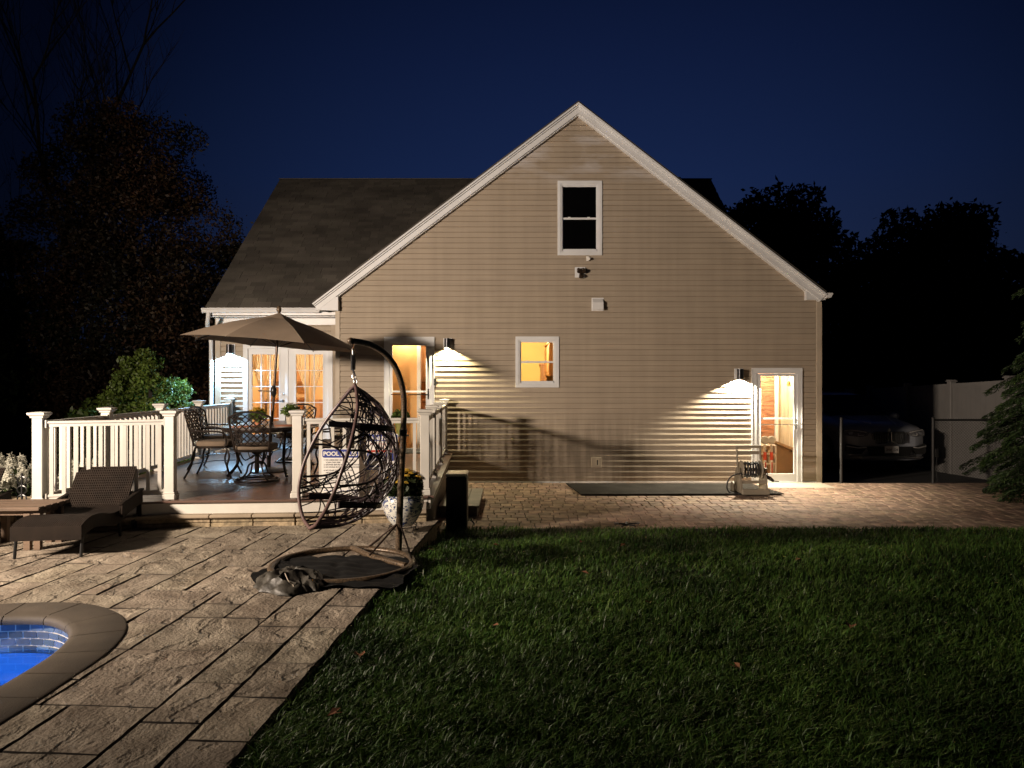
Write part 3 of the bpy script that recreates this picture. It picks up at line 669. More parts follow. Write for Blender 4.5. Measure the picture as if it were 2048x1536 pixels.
# roofs
mb = MB()
rp0, rp1 = Vector((0,14.06,3.36)), Vector((0,18.58,7.09)); sl = (rp1-rp0); L = sl.length; d = sl.normalized(); an = math.atan2(d.z, d.y)
for back in (0, 1):
    m_ = MB() if False else mb
    y_ = lambda t: (rp0+d*t).y if not back else 2*18.58-(rp0+d*t).y
    mb.prism([(-5.95, y_(0), 3.33),(5.1, y_(0), 3.33),(5.1, y_(L), 7.06),(-5.95, y_(L), 7.06)], (0,0,-.05))
rows = int(L/.145)
for i in range(rows+1):
    t = i*.145; x = -5.95
    while x < 5.1:
        w = random.choice((.18,.24,.3,.36)); w = min(w, 5.1-x)
        if w < .03: break
        p = rp0+d*(t+.085); th = random.choice((.010,.016,.021))
        if t+.17 <= L+.05: mb.box((x+w/2, p.y, p.z+.006+.003), (w-.003, .17, th), rx=an+.045)
        x += w
mb.box((-.42, 18.58, 7.10), (11.05,.2,.02)); 
mb.build('main_roof', M['shingle'], house)
mb = MB()
for side, xe, ze in ((-1, (627-1024)/F*13.7, CZ+(HY-606)/F*13.7), (1, (1650-1024)/F*13.7, CZ+(HY-586)/F*13.7)):
    zA = CZ+(HY-208)/F*13.7+.004
    mb.prism([(AX,13.63,zA),(xe,13.63,ze),(xe,13.63,ze+.03),(AX,13.63,zA+.035)], (0,8.9,0))
mb.build('wing_roof', M['shingle'], house)
mb = MB(); mb.tube([(4.35,18.9,6.7),(4.35,18.9,7.25)], .05, 10); mb.build('vent_pipe', M['gutter'], house)

# windows -----------------------------------------------------------
def window(px0, px1, py0, py1, pmid, dark, lab=None):
    x0, x1, z0, z1, zm = WX(px0), WX(px1), WZ(py1), WZ(py0), WZ(pmid)
    f = MB(); t = .062; Y0 = WY-.032
    for a, b, c, d_ in ((x0,x1,z1-t,z1),(x0,x1,z0,z0+t),(x0,x0+t,z0+t,z1-t),(x1-t,x1,z0+t,z1-t)): f.b2(a,b,Y0,WY+.03,c,d_,.003)
    t2 = .028
    xa, xb, za, zb = x0+t, x1-t, z0+t, z1-t
    for a, b, c, d_ in ((xa,xb,zb-t2,zb),(xa,xb,za,za+t2),(xa,xa+t2,za+t2,zb-t2),(xb-t2,xb,za+t2,zb-t2)): f.b2(a,b,Y0+.014,WY+.04,c,d_,.002)
    w = f.build('window', M['trim'], house)
    if lab: w['label'] = lab
    s = MB(); xa += t2; xb -= t2; za += t2; zb -= t2; t3 = .02
    for a, b, c, d_ in ((xa,xb,zm-.018,zm+.018),(xa,xa+t3,za,zb),(xb-t3,xb,za,zb),(xa,xb,zb-t3,zb),(xa,xb,za,za+.035)): s.b2(a,b,WY+.004 if c != za else WY+.01,WY+.05,c,d_)
    s.box((xa+(xb-xa)*.2,WY+.0,zm+.022),(.05,.02,.012)); s.box((xa+(xb-xa)*.75,WY+.0,zm+.022),(.05,.02,.012))
    s.build('sash', M['trim'], w)
    p = MB(); p.quad((xa,WY+.03,za),(xb,WY+.03,za),(xb,WY+.03,zb),(xa,WY+.03,zb)); p.build('pane', M['darkglass'] if dark else M['glass'], w)
    return w
window(1115,1204,362,511,437,True,'tall dark upstairs window under the peak')
window(1031,1118,673,775,724,False,'small lit kitchen window')
# storm doors --------------------------------------------------------
def storm(px0, px1, zb, pyt, gx0, gx1, gy0, zg0, bars, hinge_right, lab, by=WY):
    x0, x1, z1 = WX(px0), WX(px1), WZ(pyt); t = .085
    f = MB()
    for a, b, c, d_ in ((x0,x1,z1-t,z1),(x0,x0+t,zb,z1-t),(x1-t,x1,zb,z1-t)):
        f.b2(a,b,WY-.03,WY+.05,c,d_,.004)
    for a, b, c, d_ in ((x0-.012,x1+.012,z1,z1+.02),(x0-.012,x0,zb,z1),(x1,x1+.012,zb,z1)): f.b2(a,b,WY-.04,WY+.02,c,d_)
    f.b2(x0+t,x1-t,WY-.03,WY+.1,zb,zb+.03)
    d = f.build('door', M['trim'], house); d['label'] = lab
    xa, xb, za, zz = x0+t+.002, x1-t-.002, zb+.032, z1-t-.002; g0, g1, gt_, gb = WX(gx0), WX(gx1), WZ(gy0), zg0
    s = MB()
    for a, b, c, d_ in ((xa,xb,gt_,zz),(xa,g0,za,gt_),(g1,xb,za,gt_),(g0,g1,za,gb)): s.b2(a,b,WY-.016,WY+.02,c,d_)
    for a, b, c, d_ in ((g0-.012,g1+.012,gt_-.0,gt_+.014),(g0-.014,g0,gb,gt_),(g1,g1+.014,gb,gt_),(g0-.012,g1+.012,gb-.014,gb)): s.b2(a,b,WY-.022,WY-.016,c,d_)
    for py in bars[:1]: s.b2(g0,g1,WY-.012,WY+.012,WZ(py)-.016,WZ(py)+.016)
    s.build('door_leaf', M['trim'], d)
    p = MB(); p.quad((g0,WY,gb),(g1,WY,gb),(g1,WY,gt_),(g0,WY,gt_)); p.build('pane', M['glass'], d)
    h = MB()
    if len(bars) > 1: h.tube([(g0-.02,WY-.035,WZ(bars[1])),(g1,WY-.04,WZ(bars[1])),(g1+.03,WY-.035,WZ(bars[1]))], .009, 6)
    hx = g1+.045; hz = WZ(bars[-1])
    h.b2(hx-.014,hx+.014,WY-.022,WY-.017,hz-.09,hz+.11); h.tube([(hx,WY-.025,hz+.0),(hx,WY-.07,hz),(hx-.05,WY-.075,hz-.005),(hx-.1,WY-.07,hz-.005)], .009, 6); h.ball((hx,WY-.035,hz+.08),.014); h.ball((hx,WY-.03,hz-.06),.011)
    h.build('handle', M['chrome'], d)
    return d
storm(770,868,.57,676,785,852,691,.66,(783,789),1,'glazed storm door opening onto the deck')
storm(1504,1602,.0,738,1521,1587,752,WZ(947),(837,849),1,'glazed storm door at paving level')
mb = MB(); mb.b2(WX(868)+.004,WX(868)+.05,WY-.05,WY-.014,WZ(771),WZ(757),.004); mb.build('doorbell', M['blackmatte'], house)
# french doors -------------------------------------------------------
x0, x1, z0, z1 = fr_; f = MB(); t = .075
for a, b, c, d_ in ((x0-.02,x1+.02,z1-t,z1+.02),(x0-.02,x0+t,z0,z1-t),(x1-t,x1+.02,z0,z1-t),(x0+t,x1-t,z0,z0+.03)): f.b2(a,b,YB-.03,YB+.06,c,d_,.004)
xm = (575-1024)/F*YB; f.b2(xm-.018,xm+.018,YB-.012,YB+.05,z0+.03,z1-t)
fd = f.build('french_door_frame', M['trim'], house)
for (a, b, gx0, gx1) in ((x0+t, xm-.018, 504, 558), (xm+.018, x1-t, 592, 646)):
    g0, g1 = (gx0-1024)/F*YB, (gx1-1024)/F*YB; gt_ = CZ+(HY-709)/F*YB; gb = z0+.30
    s = MB()
    for p, q, c, d_ in ((a+.002,b-.002,gt_,z1-t-.002),(a+.002,g0,z0+.032,gt_),(g1,b-.002,z0+.032,gt_),(g0,g1,z0+.032,gb)): s.b2(p,q,YB+.002,YB+.045,c,d_)
    for p, q, c, d_ in ((g0-.02,g1+.02,gt_,gt_+.02),(g0-.02,g1+.02,gb-.02,gb),(g0-.02,g0,gb,gt_),(g1,g1+.02,gb,gt_)): s.b2(p,q,YB-.008,YB+.002,c,d_)
    dl = s.build('french_door', M['trim'], house)
    mu = MB()
    for i in (1,2): xx = g0+(g1-g0)*i/3; mu.b2(xx-.008,xx+.008,YB+.006,YB+.03,gb,gt_)
    for i in range(1,5): zz = gb+(gt_-gb)*i/5; mu.b2(g0,g1,YB+.004,YB+.032,zz-.008,zz+.008)
    mu.build('muntin_grid', M['trim'], dl)
    p = MB(); p.quad((g0,YB+.02,gb),(g1,YB+.02,gb),(g1,YB+.02,gt_),(g0,YB+.02,gt_)); p.build('pane', M['glass'], dl)
    if gx0 == 504:
        h = MB(); hx = (566-1024)/F*YB
        h.lathe((hx,YB-.03,CZ+(HY-788)/F*YB), [(.03,.03),(.03,.015),(.018,-.012),(.001,-.012)], 12, 'Y'); h.build('deadbolt', M['chrome'], dl); h = MB(); h.lathe((hx,YB-.03,CZ+(HY-802)/F*YB), [(.03,.03),(.03,.015),(.014,.0),(.001,-.01)], 12, 'Y')
        h.tube([(hx,YB-.04,CZ+(HY-802)/F*YB),(hx-.11,YB-.05,CZ+(HY-802)/F*YB)], .01, 6); h.build('handle', M['chrome'], dl)
# rooms --------------------------------------------------------------
def room(x0, x1, y0, y1, z0, z1, wall, name='room_wall'):
    m = MB(); m.quad((x0,y1,z0),(x1,y1,z0),(x1,y1,z1),(x0,y1,z1)); m.quad((x0,y0,z0),(x0,y1,z0),(x0,y1,z1),(x0,y0,z1)); m.quad((x1,y0,z0),(x1,y0,z1),(x1,y1,z1),(x1,y1,z0)); m.quad((x0,y0,z1),(x0,y1,z1),(x1,y1,z1),(x1,y0,z1))
    m.build(name, wall, house)
    f = MB(); f.quad((x0,y0,z0),(x1,y0,z0),(x1,y1,z0),(x0,y1,z0)); f.build('room_floor', M['floor'], house)
room(bl_x+.05, gl_x-.02, YB+.07, 17.6, .56, 3.0, M['roomwall3'])
room(gl_x+.03, -.6, WY+.06, 16.6, .56, 3.0, M['roomwall2'])
room(-.55, 2.1, WY+.06, 16.9, .56, 3.0, M['roomwall'])
room(4.35, gr_x-.03, WY+.06, 16.0, -.02, 2.7, M['panel'])
def cab(x0, x1, y0, y1, z0, z1, nd, face='Y', par=house, lab=None, m=None):
    b = MB(); b.b2(x0,x1,y0,y1,z0,z1)
    for i in range(nd):
        if face == 'Y':
            a = x0+(x1-x0)*i/nd+.012; c = x0+(x1-x0)*(i+1)/nd-.012; b.b2(a,c,y0-.02,y0-.001,z0+.02,z1-.02,.005); b.b2(a+.05,c-.05,y0-.028,y0-.021,z0+.08,z1-.08,.003)
        else:
            a = y0+(y1-y0)*i/nd+.012; c = y0+(y1-y0)*(i+1)/nd-.012; b.b2(x0-.02,x0-.001,a,c,z0+.02,z1-.02,.005); b.b2(x0-.028,x0-.021,a+.05,c-.05,z0+.08,z1-.08,.003)
    b.b2(x0-.035,x1+.02,y0-.035,y1,z1,z1+.04)
    return b.build('cabinet', m or M['cabinet'], par)
cab(bl_x+.15,-5.0,17.0,17.55,.6,1.5,2); cab(bl_x+.15,-4.9,17.2,17.55,1.9,2.8,2); cab(-4.7,-3.6,17.1,17.55,.6,1.45,2); cab(.78,2.05,14.9,16.8,2.05,2.72,3,'X'); cab(.86,2.05,15.4,16.8,.6,1.75,3,'X')
cab(-1.15,-.65,14.3,15.2,.6,2.6,2,'X'); cab(.66,.80,16.6,16.85,.6,2.3,1,m=M['cabinet'])
mb = MB(); mb.b2(-3.2,-1.87,14.3,14.34,.56,2.98); mb.build('inner_door', M['roomwall2'], house)
cab(-1.98,-1.2,15.6,16.0,.6,1.5,2); cab(-1.98,-1.2,15.7,16.0,1.9,2.7,2)
mb = MB(); mb.b2(-1.87,-1.80,14.26,14.36,.56,2.98); mb.build('inner_door_jamb', M['white'], house)
# vestibule: shingled left wall, pale panel, sloping stair skirt
mb = MB()
for i in range(26):
    x_ = WX(1515)+.0; yy = 14.0
    zz = .02+i*.1
    mb.b2(4.60, 5.53, 15.3-.012, 15.34, zz, zz+.094, .004)
mb.build('cedar_wall', M['cedar'], house)
mb = MB(); mb.b2(5.54,5.60,15.24,15.3,0,2.6); mb.build('door_casing', M['white'], house)
mb = MB(); mb.b2(5.6,5.85,15.3,15.33,0,2.7); mb.build('panel_wall', M['panel'], house); mb = MB(); mb.prism([(5.30,15.1,.0),(5.84,15.1,.0),(5.84,15.1,.50),(5.30,15.1,.72)], (0,.04,0)); mb.prism([(5.25,15.0,.74),(5.84,15.0,.50),(5.84,15.0,.55),(5.25,15.0,.79)], (0,.1,0)); mb.build('stair_skirt', M['floor'], house)
for n_, (x_, y_, z_, en, c_) in enumerate(((-4.6,16.0,2.75,ROOM_W*1.2,(1,.80,.55)),(-2.1,14.15,2.85,ROOM_W*.5,(1,.80,.55)),(-1.4,15.1,2.85,ROOM_W*.5,(1,.80,.55)),(.4,15.2,2.8,ROOM_W*1.25,(1,.8,.5)),(5.02,14.75,2.45,ROOM_W*2.6,(1,.86,.66)))):
    light('room_light', (x_,y_,z_), en, c_, .05)
    lm = MB(); lm.lathe((x_,y_,z_+.03), [(.001,-.02+.03),(.10,.03),(.13,.05),(.13,.09)], 16); lm.build('ceiling_lamp', mat('lamp_glass', (.9,.85,.7), .5, emit=(1,.8,.5), estr=6), house)
# curtains (tied back sheers)
for ix, (a, b) in enumerate(((497,560),(586,650))):
    ca, cb = (a-1024)/F*14.6, (b-1024)/F*14.6; zt, zb_ = 2.58, .7
    for s_ in (0, 1):
        m = MB(); nu, nv = 22, 30; w = cb-ca
        for j in range(nv+1):
            t = j/nv; z = zt-(zt-zb_)*t
            k_ = .5*(1-math.cos(math.pi*min(1, t/.58))) if t < .58 else 1-.35*((t-.58)/.42)
            # spread at the top, gathered to the middle at the tie
            mid = (ca+cb)/2+(.02 if s_ else -.02)
            xo = (ca if not s_ else cb); lo = xo+(mid-xo)*k_*.80; hi = mid+(.03 if not s_ else -.03)*0
            if s_: lo, hi = hi, lo
            for i in range(nu+1):
                u_ = i/nu; m.v.append((lo+(hi-lo)*u_, 14.66+.018*math.sin(u_*nu*1.5+ix+s_*2)*(1-.4*k_)+s_*.03, z))
        for j in range(nv):
            for i in range(nu):
                q = j*(nu+1)+i; m.face((q,q+1,q+nu+2,q+nu+1))
        c = m.build('curtain', M['curtain'], smooth=True)
        tagit(c, 'sheer tied-back curtain, %s half in the %s glazed panel of the double door' % (('left','right')[s_], ('left','right')[ix]), 'curtain', 'curtains behind the double glass doors')
# wall lamps -----------------------------------------------------------
def wall_lamp(px, pyb, Yw, power, col, lab, nm='wall_lamp', rec=.032):
    x = (px-1024)/F*(Yw-.09); zb = CZ+(HY-pyb)/F*(Yw-.09)
    p = MB(); p.b2(x-.085,x+.085,Yw-.03,Yw-.006,zb-.01,zb+.20,.004); pl = p.build('wall_lamp', M['trim'], house); pl['label'] = lab
    c = MB(); yc = Yw-.105; r_ = .058; h = .19
    c.lathe((x,yc,zb), [(r_-.004,.0),(r_,.0),(r_,h),(.001,h)], 28, cap=False); c.b2(x-.02,x+.02,Yw-.05,Yw-.0305,zb+.06,zb+.14)
    c.build('shade', mat('dark_shade', (.05,.05,.055), .3, metal=.8), pl, smooth=True)
    q = MB(); q.lathe((x,yc,zb), [(r_-.0045,.0005),(r_-.0045,.06),(.001,.06)], 28, cap=False); q.build('reflector', M['lamp_in'], pl, smooth=True)
    light(nm+'_light', (x,yc,zb+rec), power, col, .008)
wall_lamp(895, 697, WY, LAMP_WARM_W, (1,.86,.52), 'wall lamp beside the deck door')
wall_lamp(1480, 758, WY, LAMP_DOOR_W, (1,.88,.66), 'wall lamp beside the lower door')
wall_lamp(459, 708, YB, LAMP_COOL_W, COOL, 'bluish wall lamp beside the double doors', rec=.027)
# small fittings on the gable -----------------------------------------
mb = MB(); x, z = WX(1176), WZ(518); mb.b2(x-.035,x+.02,WY-.05,WY-.014,z-.045,z+.045,.006); mb.ball((x+.02,WY-.07,z-.005),.026,sc=(1,1.3,1)); mb.build('security_camera', M['white'], house)
mb = MB(); x, z = WX(1160), WZ(545); mb.b2(x-.1,x+.1,WY-.03,WY-.013,z-.1,z+.1,.004); fx = mb.build('floodlight_plate', M['trim'], house)
mb = MB(); mb.lathe((x+.02,WY-.06,z+.02), [(.05,.04),(.05,-.03),(.035,-.04),(.001,-.04)], 14,'Y')
for dx in (-.035,.05): mb.tube([(x+dx,WY-.07,z+.05),(x+dx+.01,WY-.12,z-.0)], [.032,.042], 12); 
mb.tube([(x+.01,WY-.06,z-.03),(x+.015,WY-.1,z-.1)], [.03,.045], 12); mb.build('lamp_head', M['dkpole'], fx)
mb = MB(); x, z = WX(1195), WZ(609); mb.b2(x-.115,x+.115,WY-.022,WY-.012,z-.125,z+.125)
mb.prism([(x-.1,WY-.02,z+.11),(x-.1,WY-.10,z+.03),(x-.1,WY-.115,z-.11),(x-.1,WY-.02,z-.11)], (.2,0,0)); mb.build('dryer_vent', M['gutter'], house)
mb = MB(); x, z = WX(1192.5), WZ(924.5); mb.b2(x-.1,x+.1,WY-.03,WY-.01,z-.1,z+.1,.006); mb.b2(x-.05,x-.03,WY-.034,WY-.03,z-.07,z+.07); mb.b2(x-.012,x+.045,WY-.045,WY-.03,z-.07,z+.07,.005); ob = mb.build('outlet_box', M['tanboard'], house)
mb = MB(); mb.b2(x+.008,x+.025,WY-.048,WY-.0455,z-.045,z+.05); mb.build('outlet_cover', M['blackmatte'], ob)
mb = MB(); mb.b2(gl_x, d2[0]-.02, WY-.022, WY+.02, -.02, .03); mb.b2(d2[1]+.02, gr_x, WY-.022, WY+.02, -.02, .03); mb.build('starter_strip', M['trim'], house)
mb = MB(); mb.b2(WX(1506), WX(1640), 13.1, 13.79, -.02, .012, .004); mb.build('door_slab', M['concrete'], kind='structure')
# ================================================================== DECK
DZ = .567
deck = thing('deck', 'raised brown plank deck with white post and baluster railings', 'deck', (-3.3,11,PZ))
LB = [(7.87,-5.27),(9.4,-5.31),(11.06,-5.42),(12.84,-5.6),(14.45,-5.68)]
def dl(y):
    y = max(LB[0][0], y)
    for (a, b), (c, d_) in zip(LB, LB[1:]):
        if y <= c: return b+(d_-b)*(y-a)/(c-a)
    return LB[-1][1]
def dr(y): return -1.02-.20*(y-8.66)/5.14
def fx(y):                                  # x where the front line has this y
    for (a, b), (c, d_) in zip(DF[1:], DF[2:]):
        if y <= d_: return a+(c-a)*(y-b)/(d_-b)
    return 9
mb = MB(); y = 7.90
while y < 14.44:
    y1 = y+.133
    xl0, xl1 = dl(y)-.02, dl(y1)-.02; xr0, xr1 = min(dr(y), fx(y)), min(dr(y1), fx(y1))
    if y > 13.66: xr0 = xr1 = -3.38
    if y1 > 13.79 and y <= 13.66: y1 = 13.78
    seam = random.uniform(-4.6, -2.0)
    for a0, a1, b0, b1 in (((xl0, xl1, seam-.002, seam-.002), (seam+.002, seam+.002, xr0, xr1)) if xr0 > seam+.3 else ((xl0, xl1, xr0, xr1),)):
        if b0-a0 > .05: mb.prism([(a0,y,DZ-.024),(b0,y,DZ-.024),(b1,y1,DZ-.024),(a1,y1,DZ-.024)], (0,0,.024))
    y += .141
mb.build('deck_board', M['deck'], deck)
# border board, fascia, skirt
mb = MB(); fa = MB(); sk = MB()
for (xa, ya), (xb, yb2) in zip(DF[1:], DF[2:]):
    L = math.hypot(xb-xa, yb2-ya); a = math.atan2(yb2-ya, xb-xa); c = ((xa+xb)/2, (ya+yb2)/2)
    mb.box((c[0], c[1]+.02, DZ-.010), (L+.03, .14, .028), rz=a, ch=.004)
    fa.box((c[0], c[1]+.0, DZ-.09), (L+.02, .024, .13), rz=a)
ang = math.atan2(5.14, -.2)
c = ((-1.02-1.22)/2, (8.66+13.75)/2)
mb.box((c[0]+.02, c[1]-.0, DZ-.009), (5.12, .14, .028), rz=ang, ch=.004)
fa.box((c[0]+.035, c[1], DZ-.09), (5.1, .024, .13), rz=ang)
sk.box((c[0], c[1], .21), (5.1, .02, .44), rz=ang)
sk.b2(-1.06,-1.02,8.62,8.66,0,.5); sk.build('skirt', M['greystep'], deck); sk = MB()
L = math.hypot(-5.68+5.12, 14.45-7.87); ang2 = math.atan2(6.58, -.56)
mb.box((-5.42, 11.16, DZ-.011), (L, .12, .028), rz=ang2); sk.box((-5.45, 11.16, .24), (L, .02, .6), rz=ang2)
mb.build('border_board', M['deck'], deck); fa.build('fascia', M['vinyl'], deck); sk.build('skirt', M['greystep'], deck)
mb = MB(); mb.b2(-5.6,-1.2,8.9,14.4,.28,.29); mb.build('deck_underside', M['blackmatte'], deck)
def post(x, y, a):
    m = MB(); m.box((x,y,DZ+.49), (.108,.108,.98), rz=a, ch=.005); m.box((x,y,DZ+.035), (.15,.15,.07), rz=a, ch=.012); m.box((x,y,DZ+.08), (.13,.13,.02), rz=a, ch=.006)
    p = m.build('post', M['vinyl'], deck)
    c = MB()
    prof = [(.058,.965),(.068,.972),(.068,.985),(.088,1.005),(.09,1.02),(.088,1.026),(.02,1.036)]
    b0 = 0
    for r_, h in prof:
        for sx_, sy_ in ((-1,-1),(1,-1),(1,1),(-1,1)):
            X, Y = sx_*r_, sy_*r_; c.v.append((x+X*math.cos(a)-Y*math.sin(a), y+X*math.sin(a)+Y*math.cos(a), DZ+h))
    for i in range(len(prof)-1):
        for j in range(4):
            j2 = (j+1) % 4; c.face((i*4+j, i*4+j2, (i+1)*4+j2, (i+1)*4+j))
    c.face([len(c.v)-4+j for j in range(4)]); c.build('post_cap', M['vinyl'], p)
def rail(p, q, sp=.128):
    p, q = Vector((p[0],p[1],0)), Vector((q[0],q[1],0)); d = (q-p); L = d.length; d.normalize(); a = math.atan2(d.y, d.x); c = (p+q)/2; W = L-.112
    m = MB(); m.box((c.x,c.y,DZ+.915), (W,.07,.03), rz=a, ch=.008); m.box((c.x,c.y,DZ+.8845), (W,.045,.033), rz=a)
    for e_ in (p+d*.066, q-d*.066): m.box((e_.x,e_.y,DZ+.90), (.016,.085,.085), rz=a)
    m.build('top_rail', M['vinyl'], deck); m = MB()
    m.box((c.x,c.y,DZ+.105), (W,.06,.03), rz=a, ch=.006); m.box((c.x,c.y,DZ+.078), (W,.042,.03), rz=a)
    for e_ in (p+d*.066, q-d*.066): m.box((e_.x,e_.y,DZ+.095), (.016,.08,.075), rz=a)
    r_ = m.build('bottom_rail', M['vinyl'], deck); n_ = int(W/sp)
    for i in range(n_):
        t = .056+W*(i+.5)/n_; b = p+d*t
        k = MB(); k.box((b.x,b.y,DZ+.49), (.038,.038,.76), rz=a); k.build('baluster', M['vinyl'], r_)
fr_posts = [(-5.20,7.98),(-3.96,8.41),(-2.52,8.53),(-1.05,8.74)]
for i, p in enumerate(fr_posts): post(p[0], p[1], .1)
rail(fr_posts[0], fr_posts[1], .118); rail(fr_posts[2], fr_posts[3], .13)
lp = [fr_posts[0],(-5.25,9.4),(-5.36,11.06),(-5.54,12.84),(-5.62,14.42)]
for i in range(1,5):
    post(lp[i][0], lp[i][1], .08); rail(lp[i-1], lp[i], .134)
rp_ = [fr_posts[3],(-1.13,10.25),(-1.2,11.9),(-1.27,13.6)]
for i in range(1,4): post(rp_[i][0], rp_[i][1], .04); rail(rp_[i-1], rp_[i], .14)
# grey box step beside the deck
st = thing('side_step', 'low grey composite step box against the right side of the deck', 'step', (-.75,11.1,0))
mb = MB(); mb.b2(-1.02,-.5,10.35,11.95,.0,.135); mb.build('step_box', M['greystep'], st)
mb = MB()
for i in range(3): mb.b2(-1.05+i*.195,-1.05+i*.195+.19,10.31,11.98,.136,.165,.004)
mb.build('tread_board', M['greystep'], st)

# ================================================================== UMBRELLA
um = thing('patio_umbrella', 'open taupe market umbrella tilted over the dining table', 'umbrella', (-3.66,11,DZ))
uc = Vector((-3.60,11,2.50)); TZ = lambda x, y: -.075*(x+3.66)-.02*(y-11); apex = Vector((-3.53,11,2.93))
angs = [R(-10+45*k) for k in range(8)]; UR = 1.33
tips = [uc+Vector((UR*math.cos(a), UR*math.sin(a), 0)) for a in angs]
for t_ in tips: t_.z += TZ(t_.x, t_.y)
mb = MB(); nr, ns = 10, 8
for k in range(8):
    A, B = tips[k], tips[(k+1) % 8]; b0 = len(mb.v)
    for i in range(nr+1):
        f = i/nr
        for j in range(ns+1):
            g = j/ns; e_ = A.lerp(B, g); p = apex.lerp(e_, f)
            sag = .05*math.sin(math.pi*g)*f*f*1.0; out = (p-Vector((uc.x,uc.y,p.z))); 
            p = p-Vector((out.x, out.y, 0))*(.06*math.sin(math.pi*g)*f); p.z += .05*math.sin(math.pi*f)*1-.02*math.sin(math.pi*g)*f*(1-f)*2
            p.z += .012*math.sin(math.pi*g)*f
            mb.v.append(tuple(p))
    for i in range(nr):
        for j in range(ns):
            q = b0+i*(ns+1)+j; mb.face((q, q+ns+1, q+ns+2, q+1))
cn = mb.build('canopy', M['canopy'], um, smooth=True)
mb = MB()
for k in range(8):                          # wind vent cap
    a0, a1 = angs[k], angs[(k+1) % 8]
    def cp(a, f): return apex+Vector((.24*f*math.cos(a), .24*f*math.sin(a), .045-.095*f-.075*.24*f*math.cos(a)))
    for i in range(3): mb.quad(cp(a0,i/3+.01), cp(a0,(i+1)/3+.01), cp(a1,(i+1)/3+.01), cp(a1,i/3+.01))
mb.build('vent_cap', M['canopy'], um)
hub = Vector((-3.545,11,2.46))
for k in range(8):
    mb = MB(); a = apex+Vector((0,0,-.02)); b = tips[k]+Vector((0,0,-.012)); pm = a.lerp(b,.5)+Vector((0,0,.03)); mb.tube([a, pm, b], [.010,.009,.007], 6); mb.tube([hub, pm+Vector((0,0,-.01))], .006, 5); mb.build('rib', M['dkpole'], um)
p0, p1 = Vector((-3.69,11,DZ)), Vector((-3.535,11,2.95)); mb = MB(); mb.tube([p0, p0.lerp(p1,.55)], .021, 12); mb.tube([p0.lerp(p1,.55), p1], .019, 12); mb.build('pole', M['dkpole'], um, smooth=True)
cz_ = p0.lerp(p1,.51); mb = MB(); mb.tube([cz_+Vector((0,-.01,-.08)), cz_+Vector((0,-.02,-.03)), cz_+Vector((0,-.02,.04)), cz_+Vector((0,-.01,.08))], [.022,.042,.042,.024], 12); mb.build('crank_housing', M['black'], um, smooth=True)
mb = MB(); mb.tube([cz_+Vector((0,-.04,0)), cz_+Vector((-.0,-.09,0)), cz_+Vector((-.15,-.10,.01))], .007, 6); mb.tube([cz_+Vector((-.15,-.10,.01)), cz_+Vector((-.2,-.10,.012))], .012, 8); mb.build('crank_handle', M['steel'], um)
mb = MB(); mb.lathe(p1, [(.02,0),(.02,.03),(.035,.05),(.038,.085),(.028,.115),(.012,.13),(.001,.135)], 14); mb.build('finial', M['eggpole'], um, smooth=True)
mb = MB(); mb.lathe((-3.69,11,DZ), [(.27,0),(.27,.02),(.2,.045),(.08,.065),(.03,.075),(.03,.25),(.001,.25)], 24); mb.build('base', M['iron'], um, smooth=True)

# ================================================================== DINING SET
tb = thing('dining_table', 'dark cast metal oval dining table around the umbrella pole', 'table', (-3.62,11,DZ))
mb = MB(); TZ_ = DZ+.72
pts = [(.60*math.copysign(abs(math.cos(a))**.7, math.cos(a))-3.62, .98*math.copysign(abs(math.sin(a))**.7, math.sin(a))+11) for a in [2*math.pi*i/40 for i in range(40)]]
mb.prism([(x,y,TZ_-.03) for x, y in pts], (0,0,.03)); mb.build('tabletop', M['iron'], tb)
mb = MB(); mb.tube([(x+(x+3.62)*-.03,y+(y-11)*-.03,TZ_-.05) for x, y in pts], .02, 6, closed=True); mb.build('apron', M['iron'], tb)
for sx_ in (-1,1):
    for sy_ in (-1,1):
        mb = MB(); mb.tube(smooth_path([(-3.62+sx_*.40,11+sy_*.68,TZ_-.04),(-3.62+sx_*.36,11+sy_*.62,TZ_-.25),(-3.62+sx_*.33,11+sy_*.55,DZ+.2),(-3.62+sx_*.42,11+sy_*.7,DZ+.02)],5), [.03]*4+[.024]*12 if False else .022, 8); mb.build('leg', M['iron'], tb)
